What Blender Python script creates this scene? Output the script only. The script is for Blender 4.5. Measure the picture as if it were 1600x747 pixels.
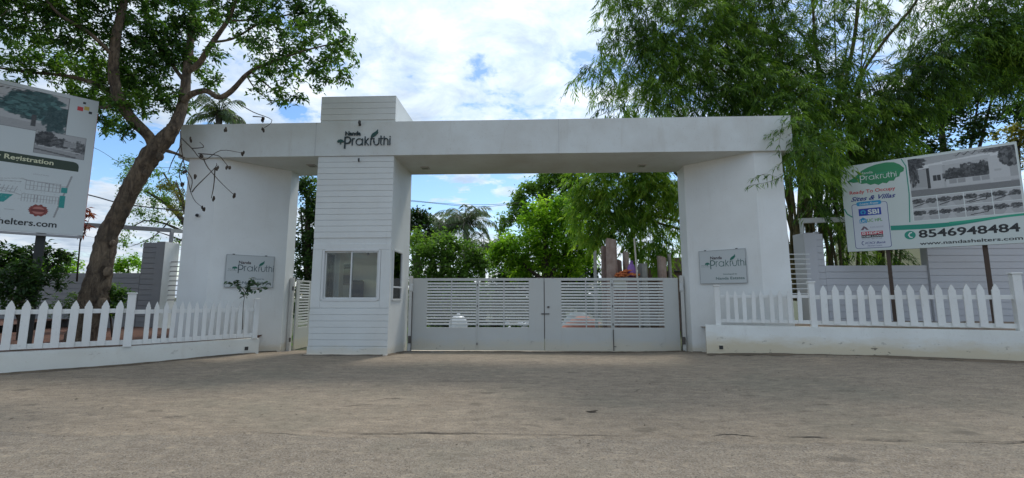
import bpy, math, random
import numpy as np
from mathutils import Vector, Matrix
random.seed(7); RNG = np.random.default_rng(7)
S = bpy.context.scene
COL = S.collection
PI = math.pi
for _o in list(bpy.data.objects): bpy.data.objects.remove(_o)

# ------------------------------------------------------------------ camera
PITCH, YAW, FOC, CZ = math.radians(7.35), math.radians(2.2), 705.0, 1.5
cam_d = bpy.data.cameras.new('camera'); cam = bpy.data.objects.new('camera', cam_d); COL.objects.link(cam)
cam.location = (0, 0, CZ); cam.rotation_euler = (PI/2 + PITCH, 0, YAW)
cam_d.sensor_width = 36; cam_d.lens = 36*FOC/1600; cam_d.clip_end = 6000; cam_d.clip_start = .05
S.camera = cam

# ------------------------------------------------------------------ sky, sun, exposure
SUN_EL, SUN_AZ = math.radians(57), math.radians(20)      # azimuth from +Y, positive = right
W = bpy.data.worlds.new('World'); S.world = W; W.use_nodes = True
nt = W.node_tree; nt.nodes.clear(); N = nt.nodes.new; Lk = nt.links.new
def mathn(nt, op, a, b=None, clamp=False):
    n = nt.nodes.new('ShaderNodeMath'); n.operation = op; n.use_clamp = clamp
    for i, v in enumerate((a, b)):
        if v is None: continue
        if isinstance(v, (int, float)): n.inputs[i].default_value = v
        else: nt.links.new(v, n.inputs[i])
    return n.outputs[0]
def ramp(nt, fac, stops):
    n = nt.nodes.new('ShaderNodeValToRGB'); el = n.color_ramp.elements
    while len(el) < len(stops): el.new(.5)
    for e, (p, c) in zip(el, stops):
        e.position = p; e.color = (c, c, c, 1) if isinstance(c, (int, float)) else (*c, 1)
    nt.links.new(fac, n.inputs[0]); return n.outputs[0]
def noise(nt, vec, scale, detail=4, rough=.5, dist=0.):
    n = nt.nodes.new('ShaderNodeTexNoise'); n.inputs['Scale'].default_value = scale
    n.inputs['Detail'].default_value = detail; n.inputs['Roughness'].default_value = rough
    n.inputs['Distortion'].default_value = dist
    if vec is not None: nt.links.new(vec, n.inputs['Vector'])
    return n.outputs['Fac']
def mixc(nt, fac, a, b, mode='MIX'):
    n = nt.nodes.new('ShaderNodeMix'); n.data_type = 'RGBA'; n.blend_type = mode
    for sock, v in ((n.inputs[0], fac), (n.inputs[6], a), (n.inputs[7], b)):
        if isinstance(v, (int, float)): sock.default_value = v
        elif isinstance(v, tuple): sock.default_value = (*v, 1)
        else: nt.links.new(v, sock)
    return n.outputs[2]
sky = N('ShaderNodeTexSky'); sky.sky_type = 'NISHITA'; sky.sun_disc = False
sky.sun_elevation = SUN_EL; sky.sun_rotation = SUN_AZ; sky.air_density = 1.0; sky.dust_density = .6; sky.ozone_density = 2.0
tc = N('ShaderNodeTexCoord'); sep = N('ShaderNodeSeparateXYZ'); Lk(tc.outputs['Generated'], sep.inputs[0])
zc = mathn(nt, 'MAXIMUM', sep.outputs[2], 0.0)
den = mathn(nt, 'ADD', zc, .13)
cmb = N('ShaderNodeCombineXYZ')
Lk(mathn(nt, 'DIVIDE', sep.outputs[0], den), cmb.inputs[0]); Lk(mathn(nt, 'DIVIDE', sep.outputs[1], den), cmb.inputs[1])
cmb.inputs[2].default_value = 3.7
P = cmb.outputs[0]
n1 = noise(nt, P, 1.5, 9, .60, .35)
n2 = noise(nt, P, 5.2, 8, .62, .25)
band = ramp(nt, zc, [(.0, .2), (.13, .17), (.175, .155), (.21, .085), (.26, .055), (.33, .15), (.42, .19), (1., .26)])
cover = mathn(nt, 'ADD', mathn(nt, 'ADD', mathn(nt, 'MULTIPLY', n1, .6), mathn(nt, 'MULTIPLY', n2, .4)), band)
cover = mathn(nt, 'SUBTRACT', cover, .1)
cf = ramp(nt, cover, [(.50, 0.), (.55, .72), (.62, 1.)])
n3 = noise(nt, P, 3.4, 9, .62, .4)
ccol = ramp(nt, n3, [(.32, (.48, .58, .72)), (.45, (.64, .75, .88)), (.56, (.80, .88, .98)), (.72, (.97, .99, 1.0))])
bg1 = N('ShaderNodeBackground'); bg1.inputs[1].default_value = .13; hs = N('ShaderNodeHueSaturation'); hs.inputs['Saturation'].default_value = 1.2; Lk(sky.outputs[0], hs.inputs['Color']); Lk(hs.outputs[0], bg1.inputs[0])
bg2 = N('ShaderNodeBackground'); Lk(ccol, bg2.inputs[0])
# clouds scatter forwards: brighter on the sun's side of the sky, duller opposite it
sdn = N('ShaderNodeVectorMath'); sdn.operation = 'DOT_PRODUCT'; Lk(tc.outputs['Generated'], sdn.inputs[0])
sdn.inputs[1].default_value = (math.sin(SUN_AZ)*math.cos(SUN_EL), math.cos(SUN_AZ)*math.cos(SUN_EL), math.sin(SUN_EL))
glow = mathn(nt, 'ADD', .60, mathn(nt, 'MULTIPLY', mathn(nt, 'POWER', mathn(nt, 'MAXIMUM', sdn.outputs['Value'], 0.), 1.6), .46))
Lk(glow, bg2.inputs[1])
mx = N('ShaderNodeMixShader'); Lk(cf, mx.inputs[0]); Lk(bg1.outputs[0], mx.inputs[1]); Lk(bg2.outputs[0], mx.inputs[2])
wo = N('ShaderNodeOutputWorld'); Lk(mx.outputs[0], wo.inputs[0])
sun_d = bpy.data.lights.new('sun', 'SUN'); sun = bpy.data.objects.new('sun', sun_d); COL.objects.link(sun)
sun_d.energy = 1.5; sun_d.angle = math.radians(11); sun_d.color = (1, .95, .86)
sdir = Vector((math.sin(SUN_AZ)*math.cos(SUN_EL), math.cos(SUN_AZ)*math.cos(SUN_EL), math.sin(SUN_EL)))
sun.rotation_euler = (-sdir).to_track_quat('-Z', 'Y').to_euler(); sun.location = (0, 0, 30)
S.view_settings.view_transform = 'Standard'; S.view_settings.look = 'None'
S.view_settings.exposure = .50; S.view_settings.gamma = 1
S.cycles.max_bounces = 8; S.cycles.transparent_max_bounces = 12

# ------------------------------------------------------------------ helpers
_rt = np.array([math.cos(YAW), math.sin(YAW), 0]); _fw = np.array([-math.sin(YAW)*math.cos(PITCH), math.cos(YAW)*math.cos(PITCH), math.sin(PITCH)])
_up = np.cross(_rt, _fw)
def at(x, y, Y):
    """survey helper: the point of the place at depth Y that the photograph shows at (x, y)"""
    d = (x-800)*_rt - (y-373.5)*_up + FOC*_fw
    t = Y/d[1]; return Vector((d[0]*t, Y, d[2]*t + CZ))
def sm(t): t = min(1, max(0, t)); return t*t*(3-2*t)
def gz(x, y):
    z = .08*sm((y-5)/6)
    if y > 11.25: z = .08 - .1*min(1, (y-11.25)/1.6)
    return z + .14*sm((x-2.5)/5)*sm((y-5)/4)*(1-.0*y)

def tag(o, label=None, cat=None, group=None, kind=None):
    if label: o['label'] = label
    if cat: o['category'] = cat
    if group: o['group'] = group
    if kind: o['kind'] = kind
    return o
def thing(name, loc, label, cat, group=None, rz=0.):
    o = bpy.data.objects.new(name, None); COL.objects.link(o); o.location = loc; o.rotation_euler = (0, 0, rz)
    o.empty_display_size = .2
    return tag(o, label, cat, group)
def M4(o): return Matrix.LocRotScale(o.location, o.rotation_euler, o.scale)
def put(name, me, mat, parent=None, local=False, mw=None):
    """link a mesh; its vertices are in world metres unless local"""
    if mat is not None and not me.materials: me.materials.append(mat)
    o = bpy.data.objects.new(name, me); COL.objects.link(o)
    if mw is not None: o.matrix_world = mw; o.location, o.rotation_euler = mw.to_translation(), mw.to_euler()
    if parent is not None:
        o.parent = parent
        if not local:
            p = M4(parent)
            if parent.parent is not None and not parent.get('_loc'): p = M4(parent.parent) @ parent.matrix_parent_inverse @ p
            o.matrix_parent_inverse = p.inverted()
    return o
def copy_tree(o, parent=None):
    c = o.copy(); COL.objects.link(c)
    if parent is not None: c.parent = parent; c.matrix_parent_inverse = o.matrix_parent_inverse.copy()
    for ch in list(o.children): copy_tree(ch, c)
    return c

class MB:
    def __init__(s): s.v = []; s.f = []
    def add(s, vs, fs):
        b = len(s.v); s.v += [tuple(v) for v in vs]; s.f += [tuple(i+b for i in f) for f in fs]; return s
    def box(s, x0, x1, y0, y1, z0, z1):
        return s.add([(x0,y0,z0),(x1,y0,z0),(x1,y1,z0),(x0,y1,z0),(x0,y0,z1),(x1,y0,z1),(x1,y1,z1),(x0,y1,z1)],
                     [(0,3,2,1),(4,5,6,7),(0,1,5,4),(1,2,6,5),(2,3,7,6),(3,0,4,7)])
    def bbox(s, x0, x1, y0, y1, z0, z1, b=.006):
        """box with chamfered edges"""
        import bmesh
        bm = bmesh.new(); bmesh.ops.create_cube(bm, size=1)
        for v in bm.verts: v.co = ((x0+x1)/2+v.co.x*(x1-x0), (y0+y1)/2+v.co.y*(y1-y0), (z0+z1)/2+v.co.z*(z1-z0))
        bmesh.ops.bevel(bm, geom=bm.edges[:], offset=b, segments=1, affect='EDGES')
        bm.verts.index_update(); s.add([v.co[:] for v in bm.verts], [[v.index for v in f.verts] for f in bm.faces]); bm.free(); return s
    def prism(s, poly, z0, z1):
        n = len(poly); a = sum(poly[i][0]*poly[(i+1)%n][1]-poly[(i+1)%n][0]*poly[i][1] for i in range(n))
        if a < 0: poly = poly[::-1]
        g0 = z0 if callable(z0) else (lambda x, y: z0); g1 = z1 if callable(z1) else (lambda x, y: z1)
        vs = [(x, y, g0(x, y)) for x, y in poly] + [(x, y, g1(x, y)) for x, y in poly]
        return s.add(vs, [tuple(range(n-1, -1, -1)), tuple(range(n, 2*n))] + [(i, (i+1)%n, n+(i+1)%n, n+i) for i in range(n)])
    def plate(s, poly, y0, y1):
        """outline in x,z given thickness in y (front at y0)"""
        n = len(poly); a = sum(poly[i][0]*poly[(i+1)%n][1]-poly[(i+1)%n][0]*poly[i][1] for i in range(n))
        if a < 0: poly = poly[::-1]
        vs = [(x, y0, z) for x, z in poly] + [(x, y1, z) for x, z in poly]
        return s.add(vs, [tuple(range(n)), tuple(range(2*n-1, n-1, -1))] + [(i, n+i, n+(i+1)%n, (i+1)%n) for i in range(n)])
    def tube(s, pts, rad, k=8, cap=True, lump=0.):
        pts = [Vector(p) for p in pts]; n = len(pts)
        if isinstance(rad, (int, float)): rad = [rad]*n
        up = Vector((0, 0, 1)) if abs((pts[-1]-pts[0]).normalized().z) < .9 else Vector((1, 0, 0)); b = len(s.v)
        for i, p in enumerate(pts):
            t = (pts[min(i+1, n-1)] - pts[max(i-1, 0)]).normalized()
            u = t.cross(up); u = u.normalized() if u.length > 1e-6 else Vector((1, 0, 0)); w = u.cross(t).normalized(); up = w
            for j in range(k):
                a = 2*PI*j/k; r = rad[i]*(1 + (random.uniform(-lump, lump) if lump else 0))
                s.v.append(tuple(p + (u*math.cos(a) + w*math.sin(a))*r))
        for i in range(n-1):
            for j in range(k):
                s.f.append((b+i*k+j, b+i*k+(j+1)%k, b+(i+1)*k+(j+1)%k, b+(i+1)*k+j))
        if cap: s.f.append(tuple(b+j for j in range(k-1, -1, -1))); s.f.append(tuple(b+(n-1)*k+j for j in range(k)))
        return s
    def ball(s, c, r, su=10, sv=6):
        rx, ry, rz = (r, r, r) if isinstance(r, (int, float)) else r; b = len(s.v)
        for i in range(sv+1):
            for j in range(su):
                th = PI*i/sv; ph = 2*PI*j/su
                s.v.append((c[0]+rx*math.sin(th)*math.cos(ph), c[1]+ry*math.sin(th)*math.sin(ph), c[2]+rz*math.cos(th)))
        for i in range(sv):
            for j in range(su): s.f.append((b+i*su+j, b+(i+1)*su+j, b+(i+1)*su+(j+1)%su, b+i*su+(j+1)%su))
        return s
    def lathe(s, c, prof, k=16):
        b = len(s.v)
        for r, z in prof:
            for j in range(k): s.v.append((c[0]+r*math.cos(2*PI*j/k), c[1]+r*math.sin(2*PI*j/k), c[2]+z))
        for i in range(len(prof)-1):
            for j in range(k): s.f.append((b+i*k+j, b+i*k+(j+1)%k, b+(i+1)*k+(j+1)%k, b+(i+1)*k+j))
        s.f.append(tuple(b+j for j in range(k-1, -1, -1))); s.f.append(tuple(b+(len(prof)-1)*k+j for j in range(k)))
        return s
    def mesh(s, name, smooth=False):
        me = bpy.data.meshes.new(name); me.from_pydata(s.v, [], s.f); me.update()
        if smooth: me.polygons.foreach_set('use_smooth', [True]*len(me.polygons))
        return me
    def put(s, name, mat, parent=None, local=False, smooth=False, mw=None):
        return put(name, s.mesh(name, smooth), mat, parent, local, mw)
def smooth_pts(pts, sub=4):
    """Catmull-Rom through lists of (x,y,z,r)"""
    P = [Vector(p[:3]).to_4d() for p in pts]
    for q, p in zip(P, pts): q[3] = p[3]
    out = []
    for i in range(len(P)-1):
        a, b, c, d = P[max(i-1, 0)], P[i], P[i+1], P[min(i+2, len(P)-1)]
        for k in range(sub):
            t = k/sub
            out.append(.5*((2*b) + (c-a)*t + (2*a-5*b+4*c-d)*t*t + (3*b-a-3*c+d)*t**3))
    out.append(P[-1]); return out

# ------------------------------------------------------------------ materials
MATS = {}
def new_mat(name):
    m = bpy.data.materials.new(name); m.use_nodes = True; nt = m.node_tree
    b = nt.nodes['Principled BSDF']; MATS[name] = m
    return m, nt, b
def pos(nt, scale=(1, 1, 1)):
    g = nt.nodes.new('ShaderNodeNewGeometry')
    mp = nt.nodes.new('ShaderNodeMapping'); mp.inputs['Scale'].default_value = scale
    nt.links.new(g.outputs['Position'], mp.inputs[0]); return mp.outputs[0]
def bump(nt, b, h, dist=.01, st=.5):
    n = nt.nodes.new('ShaderNodeBump'); n.inputs['Distance'].default_value = dist; n.inputs['Strength'].default_value = st
    nt.links.new(h, n.inputs['Height']); nt.links.new(n.outputs[0], b.inputs['Normal'])
def flat(name, c, rough=.6, metal=0., spec=None):
    m, nt, b = new_mat(name); b.inputs['Base Color'].default_value = (*c, 1); b.inputs['Roughness'].default_value = rough
    b.inputs['Metallic'].default_value = metal
    if spec is not None: b.inputs['Specular IOR Level'].default_value = spec
    return m
def painted(name, c, dirt=(.38, .34, .28), amt=.35, rough=.55, streak=True, base_mud=0., bsc=1., bstr=.25, mz=(.34, .62)):
    """weathered paint: cloudy tone, rain streaks, optional mud splash low on the wall"""
    m, nt, b = new_mat(name)
    n = noise(nt, pos(nt), 1.1, 5, .6); f = ramp(nt, n, [(.35, 0.), (.75, 1.)])
    col = mixc(nt, mathn(nt, 'MULTIPLY', f, amt*.35), c, dirt)
    if streak:
        s = noise(nt, pos(nt, (3.1, 3.1, .5)), 1.0, 7, .7, .5); sf = ramp(nt, s, [(.56, 0.), (.80, 1.)])
        col = mixc(nt, mathn(nt, 'MULTIPLY', sf, amt*.35), col, dirt)
    sp = noise(nt, pos(nt), 22, 3, .5); col = mixc(nt, mathn(nt, 'MULTIPLY', ramp(nt, sp, [(.62, 0.), (.72, 1.)]), amt*.25), col, dirt)
    if base_mud:
        g = nt.nodes.new('ShaderNodeNewGeometry'); sz = nt.nodes.new('ShaderNodeSeparateXYZ'); nt.links.new(g.outputs['Position'], sz.inputs[0])
        h = mathn(nt, 'ADD', sz.outputs[2], mathn(nt, 'MULTIPLY', noise(nt, pos(nt, (1, 1, 2.5)), 2.2, 6, .65), -.42))
        mf = ramp(nt, mathn(nt, 'ADD', h, .2), [(mz[0], 1.), (mz[1], 0.)])
        col = mixc(nt, mathn(nt, 'MULTIPLY', mf, base_mud), col, (.62, .53, .36))
        ch = noise(nt, pos(nt, (1, 1, 1.8)), 4.5, 6, .7)
        ck = mathn(nt, 'MULTIPLY', ramp(nt, ch, [(.62, 0.), (.66, 1.)]), mathn(nt, 'MULTIPLY', mf, base_mud))
        col = mixc(nt, ck, col, (.12, .10, .07))
    nt.links.new(col, b.inputs['Base Color']); b.inputs['Roughness'].default_value = rough
    bump(nt, b, noise(nt, pos(nt), 60*bsc, 5, .6), .004, bstr)
    return m
WALL = painted('white_wall_paint', (.76, .775, .76), amt=.5, base_mud=.55, mz=(.14, .30))
BEAM = painted('beam_paint', (.64, .665, .65), amt=1.1)
CLAD = painted('cladding_paint', (.67, .69, .675), amt=.55, base_mud=.4, mz=(.16, .32))
KERBW = painted('low_wall_paint', (.80, .82, .79), amt=.7, base_mud=.85, bstr=.6)
KERBL = painted('low_wall_paint_left', (.74, .78, .77), amt=.9, base_mud=.28, bstr=.6)
FENCE = painted('fence_paint', (.78, .79, .77), amt=.7, rough=.45)
GATE = painted('gate_paint', (.54, .55, .525), amt=.5, base_mud=.5, mz=(.12, .34), rough=.42, bstr=.1)
SLATP = painted('slat_paint', (.66, .675, .65), amt=.4, rough=.42, bstr=.1)
POSTP = painted('gate_post_paint', (.62, .62, .59), (.25, .16, .08), amt=.6, rough=.5)
GREYW_SHADE = painted('boundary_paint_shade', (.235, .24, .25), amt=.45)  # grey darkened further: shade of the tree crown put into the paint
GREYR = painted('boundary_paint_light', (.53, .53, .55), amt=.4)
STEEL = painted('steel_bar_paint', (.30, .30, .31), amt=.4, rough=.4)
SIGNW = painted('sign_board_white', (.50, .53, .53), amt=.15, rough=.35, streak=False)
BANNER = painted('billboard_vinyl', (.60, .66, .63), amt=.2, rough=.4, streak=False, bstr=.08)
DARKM = flat('dark_metal', (.03, .03, .03), .5)
RUST = painted('rusty_post', (.075, .055, .045), (.14, .07, .03), amt=.8, rough=.8)
FRAMEA = flat('white_aluminium', (.62, .63, .62), .35)
LET = flat('letter_dark', (.018, .035, .04), .45)
GREEN = flat('letter_green', (.01, .14, .10), .5)
BLACKP = flat('print_black', (.02, .022, .022), .5)
INT = painted('room_plaster', (.86, .80, .66), amt=.2)
CREAM = painted('threshold_concrete', (.62, .55, .46), amt=.6, rough=.8)
def P_(name, c): return flat('print_'+name, c, .5)
# glass
m, nt, b = new_mat('window_glass'); nt.nodes.remove(b)
tr = nt.nodes.new('ShaderNodeBsdfTransparent'); tr.inputs[0].default_value = (.94, .96, .95, 1)
gl = nt.nodes.new('ShaderNodeBsdfGlossy'); gl.inputs['Roughness'].default_value = .02
fr = nt.nodes.new('ShaderNodeFresnel'); fr.inputs[0].default_value = 1.5
ms = nt.nodes.new('ShaderNodeMixShader'); nt.links.new(fr.outputs[0], ms.inputs[0]); nt.links.new(tr.outputs[0], ms.inputs[1]); nt.links.new(gl.outputs[0], ms.inputs[2])
nt.links.new(ms.outputs[0], nt.nodes['Material Output'].inputs[0]); GLASS = m

def ground_mat(name, dark, light, sand, coarse, streaky):
    m, nt, b = new_mat(name)
    p = pos(nt); st = pos(nt, (.28, 1.6, 1))
    col = mixc(nt, ramp(nt, noise(nt, p, .33, 6, .6), [(.25, 0.), (.75, 1.)]), dark, light)
    col = mixc(nt, mathn(nt, 'MULTIPLY', ramp(nt, noise(nt, pos(nt, (.45, 1.7, 1)), 2.6, 10, .74, .6), [(.48, 0.), (.66, 1.)]), streaky), col, sand)
    col = mixc(nt, mathn(nt, 'MULTIPLY', ramp(nt, noise(nt, pos(nt, (.5, 1.7, 1)), 2.3, 7, .7, .4), [(.56, 0.), (.66, 1.)]), .30), col, (.12, .098, .078))
    sp = nt.nodes.new('ShaderNodeTexVoronoi'); sp.inputs['Scale'].default_value = 95; nt.links.new(p, sp.inputs['Vector'])
    agg = sp.outputs['Color']; rgb = nt.nodes.new('ShaderNodeSeparateColor'); nt.links.new(agg, rgb.inputs[0])
    a = mathn(nt, 'MULTIPLY', ramp(nt, rgb.outputs[0], [(.62, 0.), (.98, 1.)]), coarse)
    col = mixc(nt, a, col, (.36, .33, .29))
    d = mathn(nt, 'MULTIPLY', ramp(nt, rgb.outputs[1], [(.70, 0.), (.98, 1.)]), coarse*1.1)
    col = mixc(nt, d, col, (.05, .046, .042))
    big = noise(nt, pos(nt, (.8, 1, 1)), .42, 5, .65, .3)
    col = mixc(nt, mathn(nt, 'MULTIPLY', ramp(nt, big, [(.50, 0.), (.64, 1.)]), .5), col, (.205, .19, .145))
    med = noise(nt, pos(nt, (.7, 1.3, 1)), 7, 8, .75, .5)
    col = mixc(nt, mathn(nt, 'MULTIPLY', ramp(nt, med, [(.36, 1.), (.47, 0.)]), .6), col, (.13, .105, .08))
    col = mixc(nt, mathn(nt, 'MULTIPLY', ramp(nt, med, [(.54, 0.), (.66, 1.)]), .5), col, (.46, .38, .28))
    gr = noise(nt, p, 40, 6, .75); col = mixc(nt, mathn(nt, 'MULTIPLY', ramp(nt, gr, [(.35, 1.), (.6, 0.)]), .30), col, (.09, .08, .065))
    # scattered damp-looking print marks
    v2 = nt.nodes.new('ShaderNodeTexVoronoi'); v2.inputs['Scale'].default_value = 1.15; v2.inputs['Randomness'].default_value = 1
    vv = pos(nt, (.9, 1.5, 1)); 
    nt.links.new(vv, v2.inputs['Vector'])
    sc = nt.nodes.new('ShaderNodeSeparateColor'); nt.links.new(v2.outputs['Color'], sc.inputs[0])
    sel = ramp(nt, sc.outputs[2], [(.70, 0.), (.72, 1.)])
    dd = mathn(nt, 'ADD', v2.outputs['Distance'], mathn(nt, 'MULTIPLY', noise(nt, p, 16, 4, .7), .22))
    mk = mathn(nt, 'MULTIPLY', mathn(nt, 'MULTIPLY', ramp(nt, dd, [(.22, 1.), (.30, 0.)]), sel), .5)
    col = mixc(nt, mk, col, (.075, .065, .052))
    nt.links.new(col, b.inputs['Base Color']); b.inputs['Roughness'].default_value = .9; b.inputs['Specular IOR Level'].default_value = .25
    h = mathn(nt, 'ADD', mathn(nt, 'MULTIPLY', rgb.outputs[0], coarse), mathn(nt, 'MULTIPLY', gr, .8))
    bump(nt, b, h, .012, .55)
    return m
ROADM = ground_mat('old_asphalt', (.225, .184, .140), (.272, .227, .176), (.33, .277, .212), .7, .5)
FOREM = ground_mat('dusty_asphalt', (.225, .180, .132), (.315, .256, .190), (.40, .325, .24), .5, .65)
def earth(name, a, b_, c):
    m, nt, b = new_mat(name); p = pos(nt)
    col = mixc(nt, ramp(nt, noise(nt, p, .8, 7, .65), [(.35, 0.), (.65, 1.)]), a, b_)
    col = mixc(nt, ramp(nt, noise(nt, p, 3.5, 8, .7), [(.52, 0.), (.68, 1.)]), col, c)
    nt.links.new(col, b.inputs['Base Color']); b.inputs['Roughness'].default_value = .95
    bump(nt, b, noise(nt, p, 9, 8, .7), .05, .7); return m
SOILR = earth('red_soil', (.085, .036, .022), (.13, .06, .038), (.06, .045, .03))
SOILG = earth('bed_soil', (.17, .13, .10), (.24, .18, .13), (.07, .09, .03))
YARD = earth('yard_earth', (.045, .06, .022), (.08, .085, .04), (.03, .055, .015))
def bark(name, a, b_, sc=1.):
    m, nt, b = new_mat(name); p = pos(nt, (1, 1, .3))
    n = noise(nt, p, 9*sc, 8, .7, .8); k = noise(nt, pos(nt), 3*sc, 5, .6)
    col = mixc(nt, ramp(nt, n, [(.38, 0.), (.62, 1.)]), a, b_)
    col = mixc(nt, mathn(nt, 'MULTIPLY', ramp(nt, k, [(.5, 0.), (.62, 1.)]), .55), col, (.045, .036, .026))
    nt.links.new(col, b.inputs['Base Color']); b.inputs['Roughness'].default_value = .9
    bump(nt, b, mathn(nt, 'ADD', n, mathn(nt, 'MULTIPLY', k, 1.2)), .09, 1.); return m
BARK = bark('tree_bark', (.06, .043, .030), (.22, .165, .11), .8)
BARKD = bark('dark_bark', (.05, .038, .03), (.09, .07, .05))
CULM = bark('bamboo_culm', (.07, .085, .03), (.20, .15, .06), 2)
PALMB = bark('palm_bark', (.12, .11, .09), (.2, .18, .15))
def leafm(name, c0, c1, c2, trans=.45, rough=.55):
    """c0..c2 blended by the per-leaf tint stored on the mesh"""
    m, nt, b = new_mat(name)
    at_ = nt.nodes.new('ShaderNodeAttribute'); at_.attribute_name = 'tint'
    col = ramp(nt, at_.outputs['Fac'], [(0., c0), (.5, c1), (1., c2)])
    nt.links.new(col, b.inputs['Base Color']); b.inputs['Roughness'].default_value = rough
    b.inputs['Specular IOR Level'].default_value = .35
    t = nt.nodes.new('ShaderNodeBsdfTranslucent')
    tcx = mixc(nt, 1., col, (1.5, 1.6, .7), 'MULTIPLY'); nt.links.new(tcx, t.inputs[0])
    x = nt.nodes.new('ShaderNodeMixShader'); x.inputs[0].default_value = trans
    nt.links.new(b.outputs[0], x.inputs[1]); nt.links.new(t.outputs[0], x.inputs[2]); nt.links.new(x.outputs[0], nt.nodes['Material Output'].inputs[0])
    return m
LEAF_A = leafm('leaf_tree', (.02, .055, .018), (.065, .15, .032), (.19, .32, .055), .42)
LEAF_B = leafm('leaf_bamboo', (.020, .050, .012), (.085, .175, .026), (.28, .42, .06), .43)
LEAF_C = leafm('leaf_bamboo_pale', (.04, .10, .018), (.14, .27, .035), (.34, .46, .07), .5)
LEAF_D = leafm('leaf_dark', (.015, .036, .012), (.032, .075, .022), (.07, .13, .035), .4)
LEAF_L = leafm('leaf_light', (.08, .18, .02), (.19, .36, .03), (.34, .50, .06), .55)
LEAF_M = leafm('leaf_mid', (.04, .095, .022), (.10, .20, .04), (.19, .30, .07), .5)
LEAF_Y = leafm('leaf_yellow', (.12, .12, .03), (.22, .20, .05), (.34, .28, .08), .4)
LEAF_R = leafm('leaf_red', (.10, .02, .02), (.20, .04, .035), (.28, .08, .05), .4)
LEAF_P = leafm('leaf_palm', (.05, .09, .05), (.10, .15, .08), (.18, .22, .11), .4)
LEAF_DEAD = leafm('leaf_dead', (.035, .022, .014), (.07, .045, .028), (.12, .08, .045), .2)

# ------------------------------------------------------------------ ground
def sheet(name, mat, xs, ys, f, **k):
    vs = [(x, y, f(x, y)) for y in ys for x in xs]; nx = len(xs)
    fs = [(j*nx+i, j*nx+i+1, (j+1)*nx+i+1, (j+1)*nx+i) for j in range(len(ys)-1) for i in range(nx-1)]
    me = bpy.data.meshes.new(name); me.from_pydata(vs, [], fs); me.polygons.foreach_set('use_smooth', [True]*len(fs))
    return tag(put(name, me, mat), kind='structure', **k)
xs = [-1500, -300, -80, -30] + [x*.5 for x in range(-40, 41)] + [30, 80, 300, 1500]
sheet('road', ROADM, xs, [-1500, -200, -30, -8, -2, 0, 1, 2, 3, 4, 4.6, 5.35], lambda x, y: -.004)
def fy(x, y): return gz(x, y)
ys = [5.05+.25*i for i in range(33)]
def edge_y(x, y):
    return y
vsx = [x*.1 for x in range(-150, 151)]
def foreg():
    xs_ = [-1500, -200, -60, -30] + [x*.25 for x in range(-80, 81)] + [30, 60, 200, 1500]
    vs = []; nx = len(xs_); YS = [5.05+.1*i for i in range(6)] + [5.6+.25*i for i in range(30)] + [13.06]
    for j, y in enumerate(YS):
        for x in xs_:
            yy = y + (.05*math.sin(x*1.7)+.035*math.sin(x*4.3+1)+.02*math.sin(x*11) if j == 0 and abs(x) < 25 else 0)
            vs.append((x, yy, gz(x, y) + (-.0035 if j == 0 else (.002 if j == 1 else .006 + .004*math.sin(x*.9+y*1.3)))))
    fs = [(j*nx+i, j*nx+i+1, (j+1)*nx+i+1, (j+1)*nx+i) for j in range(len(YS)-1) for i in range(nx-1)]
    me = bpy.data.meshes.new('forecourt'); me.from_pydata(vs, [], fs); me.polygons.foreach_set('use_smooth', [True]*len(fs))
    tag(put('forecourt', me, FOREM), kind='structure')
foreg()
sheet('yard_ground', YARD, [-1500, -300, -60] + list(range(-30, 31, 2)) + [60, 300, 1500], [13.06, 13.6, 14.5, 17, 20, 25, 32, 45, 80, 200, 500, 1500],
      lambda x, y: -.03 + (.02 if y > 14 else 0))

def crack(pts, w, label=None):
    mb = MB(); rr = random.Random(len(pts)+int(w*1e4)); pl = []
    for (x0, y0), (x1, y1) in zip(pts, pts[1:]):
        for k in range(6):
            t = k/6; pl.append((x0+(x1-x0)*t, y0+(y1-y0)*t+rr.uniform(-.018, .018)))
    pl.append(pts[-1]); n = len(pl)
    L_ = [(x, y-w*math.sin(PI*i/(n-1))*rr.uniform(.4, 1)) for i, (x, y) in enumerate(pl)]
    R_ = [(x, y+w*math.sin(PI*i/(n-1))*rr.uniform(.4, 1)) for i, (x, y) in enumerate(pl)]
    vs = [(x, y, gz(x, y)+.012) for x, y in L_] + [(x, y, gz(x, y)+.012) for x, y in R_]
    mb.add(vs, [(i, i+1, n+i+1, n+i) for i in range(n-1)])
    tag(mb.put('road_crack', CRK), kind='structure')
CRK = flat('crack_dirt', (.035, .03, .025), .95)
crack([(1.95, 5.2), (2.2, 5.27), (2.5, 5.2)], .016); crack([(2.65, 5.22), (3.1, 5.2), (3.2, 5.15)], .014)
crack([(3.3, 5.17), (3.8, 5.12), (4.1, 5.12)], .012); crack([(-.2, 5.2), (.4, 5.17), (.9, 5.18), (1.1, 5.14)], .007)
crack([(-1.9, 8.0), (-1.2, 8.05), (-.6, 8.1)], .012)
for c_ in ([(-2.3, 6.7), (-2.0, 6.8), (-1.8, 6.75)], [(-4.6, 5.7), (-4.3, 5.75)], [(1.6, 7.3), (1.8, 7.6)], [(4.2, 5.15), (5.0, 5.1), (5.5, 5.2)], [(-2.6, 6.3), (-2.2, 6.45)], [(.2, 5.16), (-.8, 5.2), (-1.8, 5.15), (-2.4, 5.2)]): crack(c_, .012)

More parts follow.
